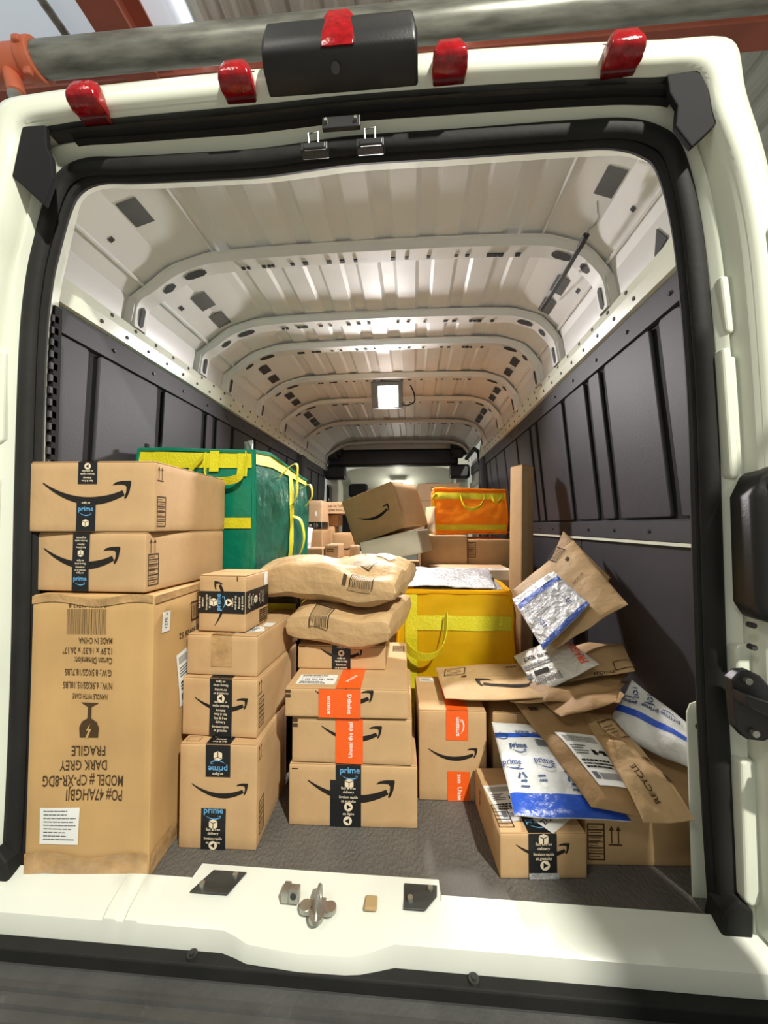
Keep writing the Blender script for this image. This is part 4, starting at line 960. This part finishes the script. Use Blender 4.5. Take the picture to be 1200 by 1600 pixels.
p = Print().use(L1.front, .0018); tape_items(p, [('fast', -.04, .028, 90), ('play', -.01, .028, 0), ('movies', .03, .028, 90)], .05); p.flush(tb)
p = L1.pr(); p.poly([(.02, .11), (.03, .14), (.04, .12), (.035, .09)], 'label_white'); p.flush(L1.root)
L4 = Carton('parcel_box', 'brown box standing in the middle of the far left pile', -.585, -.490, 2.16, .627, .2, .215, seed=301)
L3 = Carton('parcel_box', 'darker brown box under the printed long box in the far left pile', -.595, -.465, 2.18, .845, .2, .095, seed=311)
L2 = Carton('long_box', 'long box with printed words on top of the far left pile', -.590, -.375, 2.10, .942, .24, .095, seed=321, mat='card_pale', rot=-6)
p = L2.pr(); p.text("Cust oc l'offers", .02, .062, .028, 'ink_brown', .01); p.text('(Her bros.)', .02, .030, .028, 'ink_brown', .01); p.frame(-.08, .047, .02, .07, .003, 'ink_brown'); p.flush(L2.root)
# far boxes on the cab floor
FB = Carton('parcel_box', 'pale carton far behind, between the tipped box and the orange tote', .19, .61, 3.0, 0, .4, 1.275, seed=331, mat='card_pale', seam='x')
p = FB.pr(); p.rect(0, 1.10, .40, .004, 'card_edge'); p.lines(.02, 1.2, .2, .08, 4, 'ink_brown', 6, .3); p.flush(FB.root)
# white crumpled wrap behind the green tote is added with the totes
# ================================================================== TOTE BAGS
class Tote:
    def __init__(s, name, label, x0, x1, y, z, d, h, mat, side=None, rot=0, amp=.010, sc=5, bow=.012, seed=0, lean=0, topfn=None):
        s.w = w = x1-x0; s.d = d; s.h = h
        s.root = empty(name, ((x0+x1)/2, y, z), (0, 0, math.radians(rot))); tag(s.root, label, 'tote bag', 'zip tote bags among the parcels')
        def dsp(p, n):
            q = V(p); k = q.z/h
            a = amp*(fbm(q+V((seed, 0, 0)), sc, 3)+.5*(1-abs(noise.noise(q*sc*1.7+V((0, seed, 0))))*2)*.5)
            e = max(0, 1-(2*q.x/w)**2)*max(0, 1-(2*(q.y-d/2)/d)**2)
            if abs(n[2]) > .5: q.z += (topfn(q) if (topfn and n[2] > 0) else 0) + (a*.6 if n[2] > 0 else 0)
            else:
                q += V(n)*(a+bow*math.sin(PI*min(1, max(0, k))))
            if topfn and abs(n[2]) < .5: q.z += topfn(q)*max(0, k)**6
            q.x += lean*k
            return q
        s.F = {'front': (lambda u, v: (-w/2+w*u, 0, h*v), (0, -1, 0)), 'right': (lambda u, v: (w/2, d*u, h*v), (1, 0, 0)), 'back': (lambda u, v: (w/2-w*u, d, h*v), (0, 1, 0)), 'left': (lambda u, v: (-w/2, d-d*u, h*v), (-1, 0, 0)), 'top': (lambda u, v: (-w/2+w*u, d*v, h), (0, 0, 1)), 'bottom': (lambda u, v: (-w/2+w*u, d-d*v, 0), (0, 0, -1))}
        def pt(face, u, v, o=0):
            f, n = s.F[face]; q = dsp(f(u, v), n); e = 1
            # meet at the edges
            f2 = lambda a, b: V(f(a, b))
            return q + V(n)*o
        s.pt = pt
        m = MB()
        for nm in ('front', 'back', 'left', 'bottom') + (() if side else ('right',)) + ('top',): m.grid(lambda u, v: pt(nm, u, v), 22, 22)
        s.body = m.build('body', mat, s.root, smooth=True, ang=50)
        if side:
            m = MB(); m.grid(lambda u, v: pt('right', u, v), 24, 24); m.build('side_panel', side, s.root, smooth=True)
        # piping closes the corners
        m = MB()
        for fa, u, fb, u2 in (('front', 0, 'left', 1), ('front', 1, 'right', 0), ('back', 0, 'right', 1), ('back', 1, 'left', 0)):
            m.tube([(pt(fa, u, k/12)+pt(fb, u2, k/12))/2 for k in range(13)], .009, 6)
        for fa, ff in (('front', lambda t: (t, 0)), ('right', lambda t: (1, t)), ('back', lambda t: (1-t, 1)), ('left', lambda t: (0, 1-t))):
            m.tube([(pt(fa, k/12, 1)+pt('top', *ff(k/12)))/2 for k in range(13)], .009, 6)
            m.tube([V(s.F[fa][0](k/6, 0))+V((0, 0, .008)) for k in range(7)], .008, 6)
        m.build('piping', mat, s.root, smooth=True)
    def strap(s, face, u0, u1, v0, v1, mat='strap', off=.004, name='strap'):
        m = MB(); nu = max(2, int(24*abs(u1-u0))); nv = max(2, int(24*abs(v1-v0)))
        m.grid(lambda a, c: s.pt(face, u0+(u1-u0)*a, v0+(v1-v0)*c, off), nu, nv); return m.build(name, mat, s.root, smooth=True)
    def loop(s, pts, wid, mat='strap', name='handle', per=5):
        m = MB(); m.ribbon(catmull(pts, per), wid, .003); return m.build(name, mat, s.root, smooth=True, ang=50)
BT = Tote('black_tote', 'black tote bag with a lime trim stripe, under the green tote', -.905, -.285, .50, 0, .52, .655, 'tote_black', seed=3, amp=.008, bow=.0)
BT.strap('front', .0, 1, .80, .86, 'yellow_strap'); BT.strap('right', 0, 1, .80, .86, 'yellow_strap')
BT.strap('front', .75, .80, .86, 1, 'yellow_strap')
GT = Tote('green_tote', 'glossy green tote bag with yellow straps on the left pile', -.900, -.440, .47, .664, .58, .455, 'green', 'green_side', rot=-3, seed=7, amp=.008, bow=.012, topfn=lambda q: .035*min(1, q.y/.15)*max(0, 1-abs(q.x-.0)/.5)+.02*min(1, max(0, .2-q.x)/.4)-.055*min(1, max(0, q.y-.15)/.4))
GT.strap('front', 0, 1, .87, .985); GT.strap('front', 0, 1, .385, .47); GT.strap('right', 0, 1, .90, .985); GT.strap('right', .55, .63, 0, .92)
zz = GT.h
GT.loop([(.06, -.022, zz*.97), (.062, -.035, zz*.85), (.08, -.045, zz*.77), (.14, -.045, zz*.755), (.195, -.045, zz*.78), (.212, -.035, zz*.86), (.214, -.022, zz*.97)], (0, -.012, .026))
GT.loop([(-.18, -.022, zz*.88), (-.12, -.035, zz*.74), (-.05, -.045, zz*.72), (.0, -.035, zz*.84), (.05, -.025, zz*.97)], (.010, -.006, .024))
GT.strap('front', .64, .72, .84, 1.0, off=.009, name='strap_end'); GT.strap('front', .88, .965, .80, .985, off=.009, name='strap_end')
GT.loop([(.240, .22, zz*.86), (.285, .225, zz*.96), (.30, .26, zz*.98), (.29, .29, zz*.86), (.285, .30, zz*.70), (.255, .31, zz*.60)], (.0, .022, .008))
GT.loop([(.245, .36, zz*.50), (.28, .365, zz*.46), (.30, .36, zz*.30), (.29, .35, zz*.15), (.255, .34, zz*.05)], (.0, .022, .008))
GT.loop([(.245, .46, zz*.80), (.29, .465, zz*.84), (.30, .47, zz*.72), (.27, .475, zz*.62)], (.0, .022, .008))
m = MB(); m.tube([(-.215, .02, zz+.01), (-.213, .018, zz+.045)], .008, 8); m.build('zip_pull', 'black_plastic', GT.root, smooth=True)
YT = Tote('yellow_tote', 'open yellow tote bag in the middle with silver padded mailers on top', .088, .528, .675, 0, .42, .592, 'yellow', seed=13, amp=.014, sc=6, bow=.014, topfn=lambda q: -.012)
YT.strap('front', .09, 1, .735, .835, 'yellow_strap'); YT.strap('front', .045, .155, 0, 1, 'yellow_strap')
zz = YT.h
YT.loop([(-.04, -.035, zz*.84), (-.045, -.065, zz*.72), (-.07, -.080, zz*.62), (-.12, -.080, zz*.585), (-.17, -.065, zz*.60), (-.20, -.035, zz*.64)], (.012, -.010, .030), 'yellow_strap')
YT.loop([(.225, .05, zz*.93), (.245, .06, zz*.86), (.262, .10, zz*.74), (.262, .2, zz*.70), (.25, .28, zz*.74), (.225, .32, zz*.90)], (.004, 0, .030), 'yellow_strap')
m = MB(); rim = [YT.pt('front', k/10, 1, .001)+V((0, 0, .006)) for k in range(11)]+[YT.pt('right', k/10, 1)+V((0, 0, .008)) for k in range(11)]; m.tube(rim, .006, 6); m.build('rim', 'yellow', YT.root, smooth=True)
OT = Tote('orange_tote', 'orange tote bag with lime straps on boxes in the background', .282, .742, 1.66, .792, .42, .285, 'orange_bag', seed=17, amp=.014, sc=7, bow=.010, rot=-2, topfn=lambda q: .018*(1-q.x/.23)*.5)
OT.strap('front', 0, 1, .80, .93); OT.strap('front', 0, 1, .10, .22)
zz = OT.h
OT.loop([(-.06, -.02, zz*.90), (-.045, -.04, zz*.70), (-.01, -.045, zz*.58), (.05, -.045, zz*.60), (.085, -.035, zz*.75), (.09, -.02, zz*.88)], (0, -.008, .020))
OT.loop([(.14, -.02, zz*.88), (.145, -.04, zz*.78), (.17, -.04, zz*.72), (.195, -.03, zz*.78), (.20, -.02, zz*.88)], (0, -.008, .018))
OT.loop([(-.21, -.02, zz*.90), (-.235, -.04, zz*.86), (-.245, -.03, zz*.70), (-.225, -.02, zz*.62)], (0, -.01, .022))
# ================================================================== SOFT MAILERS
def primes(p, L, mat='navy_print'):
    for x, y, s, r in L:
        p.at(x, y, r, s); p.text('prime', 0, 0, 1, mat, .02); 
        a, b = swoosh_polys()
        for P_ in (a, b): p.poly([(q*.9, t*.9-.75) for q, t in P_], mat)
    p.at()
def recycle(p, x, y, s, r, mat='navy_print'):
    p.at(x, y, r, s)
    for k in range(3):
        t = k*2*PI/3
        c, q = math.cos(t), math.sin(t)
        f = lambda a, b: (a*c-b*q, a*q+b*c)
        p.poly([f(-.34, -.46), f(.18, -.46), f(.18, -.58), f(.42, -.36), f(.18, -.14), f(.18, -.26), f(-.22, -.26)], mat)
    p.rect(0, -.9, 1.0, .18, mat); p.rect(0, .9, .9, .12, mat); p.at()
def barframe(p, x, y, w, h, r=0, seed=4):
    X = p.T; p.at(x, y, r, 1); p.frame(0, 0, w, h, .003, 'ink'); p.bars(0, 0, w*.9, h*.86, 'ink', seed, dens=.42, k=2.2); p.at()
M5 = Mailer('paper_mailer', 'brown paper mailer with a framed barcode, lower of two on the middle stack', [(-.265, .30, .528), (.070, .27, .520), (.135, .56, .545), (-.215, .58, .540)], .060, 'paper', seed=5, pw=.19, wr=.013, ws=9, toward=(0, .2, 5), bend=lambda u, v: V((0, 0, .006*math.sin(u*7))))
p = M5.pr(.003); barframe(p, -.055, -.122, .060, .050, -4, 11); p.flush(M5.o)
p = M5.pr(.003); p.at(.11, .02, 30, 1); p.lines(0, 0, .10, .03, 2, 'ink_brown', 7); p.at(); p.flush(M5.o)
M6 = Mailer('paper_mailer', 'large crumpled brown paper mailer lying topmost on the middle stack', [(-.405, .335, .665), (.088, .265, .640), (.155, .56, .672), (-.37, .62, .670)], .064, 'paper', seed=9, pw=.20, wr=.015, ws=8, toward=(0, .2, 5), bend=lambda u, v: V((0, 0, .010*math.sin(PI*u)+.008*math.sin(u*5+v*3))))
p = M6.pr(.003); barframe(p, .140, -.138, .072, .034, 0, 12); barframe(p, .115, -.055, .075, .046, -18, 13); p.at(.085, -.142, 0, 1); p.rect(0, 0, .012, .012, 'ink_brown'); p.at(.165, .03, -25, 1); p.rect(0, 0, .06, .04, 'label_white', 4, 4); p.o += .0006; p.bars(0, 0, .05, .028, 'grey_print', 5); p.o -= .0006; p.at(.03, .10, 0, 1); p.frame(0, 0, .09, .05, .003, 'ink_brown'); p.at(-.02, .02, 0, 1); p.lines(0, 0, .05, .012, 1, 'ink_brown', 4); p.at(); p.flush(M6.o)
# silver bubble mailers in the yellow tote
S1 = Mailer('bubble_mailer', 'silver bubble mailer lying on top in the yellow tote', [(.10, .66, .606), (.47, .68, .600), (.50, .98, .640), (.10, .99, .642)], .012, 'bubble', seed=21, wr=.006, ws=14, toward=(0, .2, 5))
p = S1.pr(); p.lines(0, 0, .32, .24, 9, 'grey_print', 8, .16); p.flush(S1.o)
S2 = Mailer('bubble_mailer', 'second silver bubble mailer below the top one in the yellow tote', [(.14, .70, .589), (.505, .72, .586), (.52, 1.05, .618), (.15, 1.05, .618)], .008, 'bubble', seed=22, wr=.004, ws=14, toward=(0, .2, 5))
# upper right group leaning on the liner
R1 = Mailer('paper_mailer', 'big brown paper mailer leaning tilted against the right liner', [(.608, .42, .445), (.830, .40, .595), (.802, .74, .785), (.545, .70, .590)], .020, 'paper', seed=31, wr=.012, ws=6)
p = R1.pr(.0032); barframe(p, .055, .155, .055, .045, 20, 14); p.at(.075, .10, 20, 1); p.rect(0, 0, .014, .012, 'ink_brown'); p.at(.06, .0, 18, 1); p.text('RECYCLE', 0, 0, .012, 'ink_brown', .012); p.at(); p.flush(R1.o)
R0 = Mailer('paper_mailer', 'brown paper mailer whose folded corner sticks up behind the tilted mailer', [(.74, .56, .52), (.875, .60, .655), (.79, .82, .826), (.70, .80, .64)], .008, 'paper_dark', seed=33, wr=.008, ws=7)
R2 = Mailer('bubble_mailer', 'white bubble mailer with a blue stripe on the tilted paper mailer', [(.558, .385, .449), (.722, .425, .589), (.678, .622, .674), (.522, .622, .566)], .009, 'bubble', seed=35, wr=.004, ws=16)
R2.band(.0, .075, 'bubble_blue', 'blue_edge'); R2.band(.73, .84, 'bubble_blue', 'blue_stripe', .02, .98)
p = R2.pr(.0025); p.at(0, .015, 0, 1); p.lines(0, .0, .18, .09, 5, 'grey_print', 12, .22); recycle(p, -.06, -.055, .020, 0); recycle(p, .065, -.055, .020, 0); p.at(.055, .112, 4, 1); p.rect(.0, .0, .075, .045, 'label_white', 6, 4); p.o += .0008; p.bars(.01, .0, .03, .03, 'grey_print', 3); p.at(); p.flush(R2.o)
R3 = Mailer('bubble_mailer', 'silver bubble mailer with red print and a shipping label, below the blue striped one', [(.536, .357, .322), (.702, .325, .430), (.666, .525, .456), (.503, .54, .376)], .013, 'bubble_white', seed=37, wr=.006, ws=14)
p = R3.pr(.0025); p.at(-.045, -.010, -14, 1); p.text('EXR BER', .0, .045, .024, 'ink', .02); p.lines(0, .01, .11, .025, 2, 'grey_print', 6); p.bars(.01, -.055, .085, .028, 'ink', 8); p.rect(.0, -.025, .05, .018, 'ink'); p.rect(-.045, -.03, .02, .02, 'grey_print'); p.at(); p.at(.085, -.02, 80, 1); p.text('FRAGILE', .0, .0, .032, 'red_print', .02); p.at(); p.flush(R3.o)
R4 = Mailer('paper_mailer', 'brown paper mailer with a framed stamp jutting right, under the silver mailer', [(.520, .43, .322), (.812, .335, .405), (.885, .55, .435), (.640, .60, .395)], .012, 'paper', seed=39, wr=.010, ws=8)
p = R4.pr(.002); p.at(.135, -.075, 4, 1); p.frame(0, 0, .055, .045, .003, 'ink_brown'); p.at(.075, -.105, 5, 1); p.text('RECYCLE', 0, 0, .015, 'ink_brown', .01); p.at(-.11, -.02, 0, 1); p.frame(0, 0, .07, .05, .003, 'ink_brown'); p.at(); p.flush(R4.o)
R5 = Mailer('paper_mailer', 'flat brown paper mailer with a long printed arrow on the orange taped box', [(.240, .330, .310), (.575, .315, .325), (.640, .60, .345), (.225, .60, .300)], .011, 'paper', seed=41, wr=.007, ws=6, toward=(0, -.5, 5))
p = R5.pr(.002); p.swoosh(.06, -.055, .24, rot=2, flip=-1); p.at(-.115, .06, -8, 1); p.frame(0, 0, .06, .06, .003, 'ink_brown'); p.lines(0, 0, .05, .05, 4, 'ink_brown', 5, .2); p.rect(.03, -.055, .015, .014, 'ink_brown'); p.at(.08, .09, 0, 1); p.lines(0, 0, .08, .02, 2, 'ink_brown', 9); p.at(); p.flush(R5.o)
R6 = Mailer('paper_mailer', 'creased brown paper mailer squeezed under the silver mailer, edge drooping', [(.440, .335, .302), (.690, .265, .345), (.840, .42, .370), (.530, .60, .345)], .013, 'paper_dark', seed=43, wr=.012, ws=9)
R6b = Mailer('paper_mailer', 'dark brown paper mailer drooping to the right above the poly mailers', [(.560, .245, .305), (.700, .225, .365), (.835, .42, .350), (.50, .50, .315)], .013, 'paper_dark', seed=45, wr=.014, ws=9)
R7 = Mailer('paper_mailer', 'long brown paper mailer sloping down with a crumpled white shipping label', [(.572, .095, .165), (.688, .070, .162), (.645, .330, .300), (.462, .385, .290)], .014, 'paper_dark', seed=47, wr=.011, ws=7)
p = R7.pr(.0038); p.at(.018, -.035, 6, 1); p.shiplabel(0, 0, .078, .155, 0, 51); p.at(-.035, .13, 0, 1); p.rect(0, 0, .016, .014, 'ink_brown'); p.at(); p.flush(R7.o)
R9 = Mailer('paper_mailer', 'flat dark brown mailer wedged against the right pillar, above the long box', [(.745, .175, .142), (.850, .11, .145), (.850, .13, .235), (.735, .34, .245)], .014, 'paper_dark', seed=49, wr=.008, ws=6)
R8 = Mailer('paper_mailer', 'crumpled brown paper mailer with recycling print hanging toward the right pillar', [(.660, .035, .180), (.768, .032, .196), (.715, .29, .305), (.640, .315, .300)], .018, 'paper', seed=51, wr=.017, ws=9, bend=lambda u, v: V((.0, 0, .010*math.sin(v*6))))
p = R8.pr(.004); p.at(-.010, -.085, 10, 1); p.text('RECYCLE', .0, .0, .019, 'ink_brown', .014, 90); p.at(.01, .08, 10, 1); p.frame(0, 0, .055, .062, .003, 'ink_brown'); p.lines(0, 0, .04, .04, 4, 'ink_brown', 5, .2); p.at(.03, -.03, 10, 1); p.rect(0, 0, .016, .016, 'ink_brown'); p.rect(.01, -.05, .018, .018, 'ink_brown'); p.at(); p.flush(R8.o)
R10 = Mailer('poly_mailer', 'white plastic mailer with blue print and a blue foot, on the front right box', [(.385, .085, .142), (.668, .100, .132), (.560, .32, .244), (.383, .335, .242)], .018, 'poly', seed=53, wr=.006, ws=8)
R10.band(.0, .175, 'poly_blue', 'blue_edge', fv=lambda u: -.0); R10.band(.78, .84, 'poly_blue', 'blue_stripe', .01, .75, fv=lambda u: -.04*u)
p = R10.pr(.004); primes(p, [(-.07, .045, .026, -4), (-.115, .085, .022, -4), (-.01, -.005, .026, -4), (-.112, -.008, .024, -4), (-.03, .090, .022, -4), (.09, -.02, .022, -4)]); recycle(p, -.095, -.052, .024, 0); recycle(p, .045, -.055, .024, 0); p.at(-.035, -.055, 0, 1); p.lines(0, 0, .03, .02, 2, 'navy_print', 3); p.at(.03, .05, -4, 1); p.rect(.0, .0, .06, .02, 'grey_print'); p.lines(0, .03, .05, .02, 2, 'grey_print', 3); p.at(); p.flush(R10.o)
R11 = Mailer('poly_mailer', 'white plastic mailer with upside-down blue print by the right pillar', [(.692, .275, .258), (.836, .100, .252), (.848, .115, .335), (.815, .36, .372)], .026, 'poly', seed=55, wr=.010, ws=8, pw=.45)
R11.band(.34, .47, 'poly_blue', 'blue_stripe', .02, .99, fv=lambda u: .12*u)
p = R11.pr(.003); primes(p, [(-.02, .035, .022, 190), (.035, .048, .022, 190), (-.085, .02, .022, 190)]); recycle(p, -.03, .068, .020, 30); recycle(p, -.08, .062, .018, 30); p.at(); p.flush(R11.o)
# far pile soft things
W1 = Mailer('poly_mailer', 'crumpled white plastic mailer in the far left pile', [(-.655, 1.80, .66), (-.585, 1.78, .655), (-.585, 1.86, .83), (-.65, 1.87, .84)], .022, 'white_bag', seed=57, wr=.012, ws=16)
W2 = Mailer('paper_mailer', 'pale padded mailer standing between the tipped box and the orange tote', [(.215, 1.56, .795), (.285, 1.54, .795), (.285, 1.62, .975), (.225, 1.62, .97)], .014, 'card_pale', seed=59, wr=.006, ws=10)
W3 = Mailer('plastic_wrap', 'crumpled white plastic wrap poking up behind the green tote', [(-.76, 1.06, 1.06), (-.66, 1.04, 1.06), (-.70, 1.05, 1.30), (-.745, 1.06, 1.29)], .018, 'white_bag', cat='wrapping', seed=61, wr=.014, ws=20)
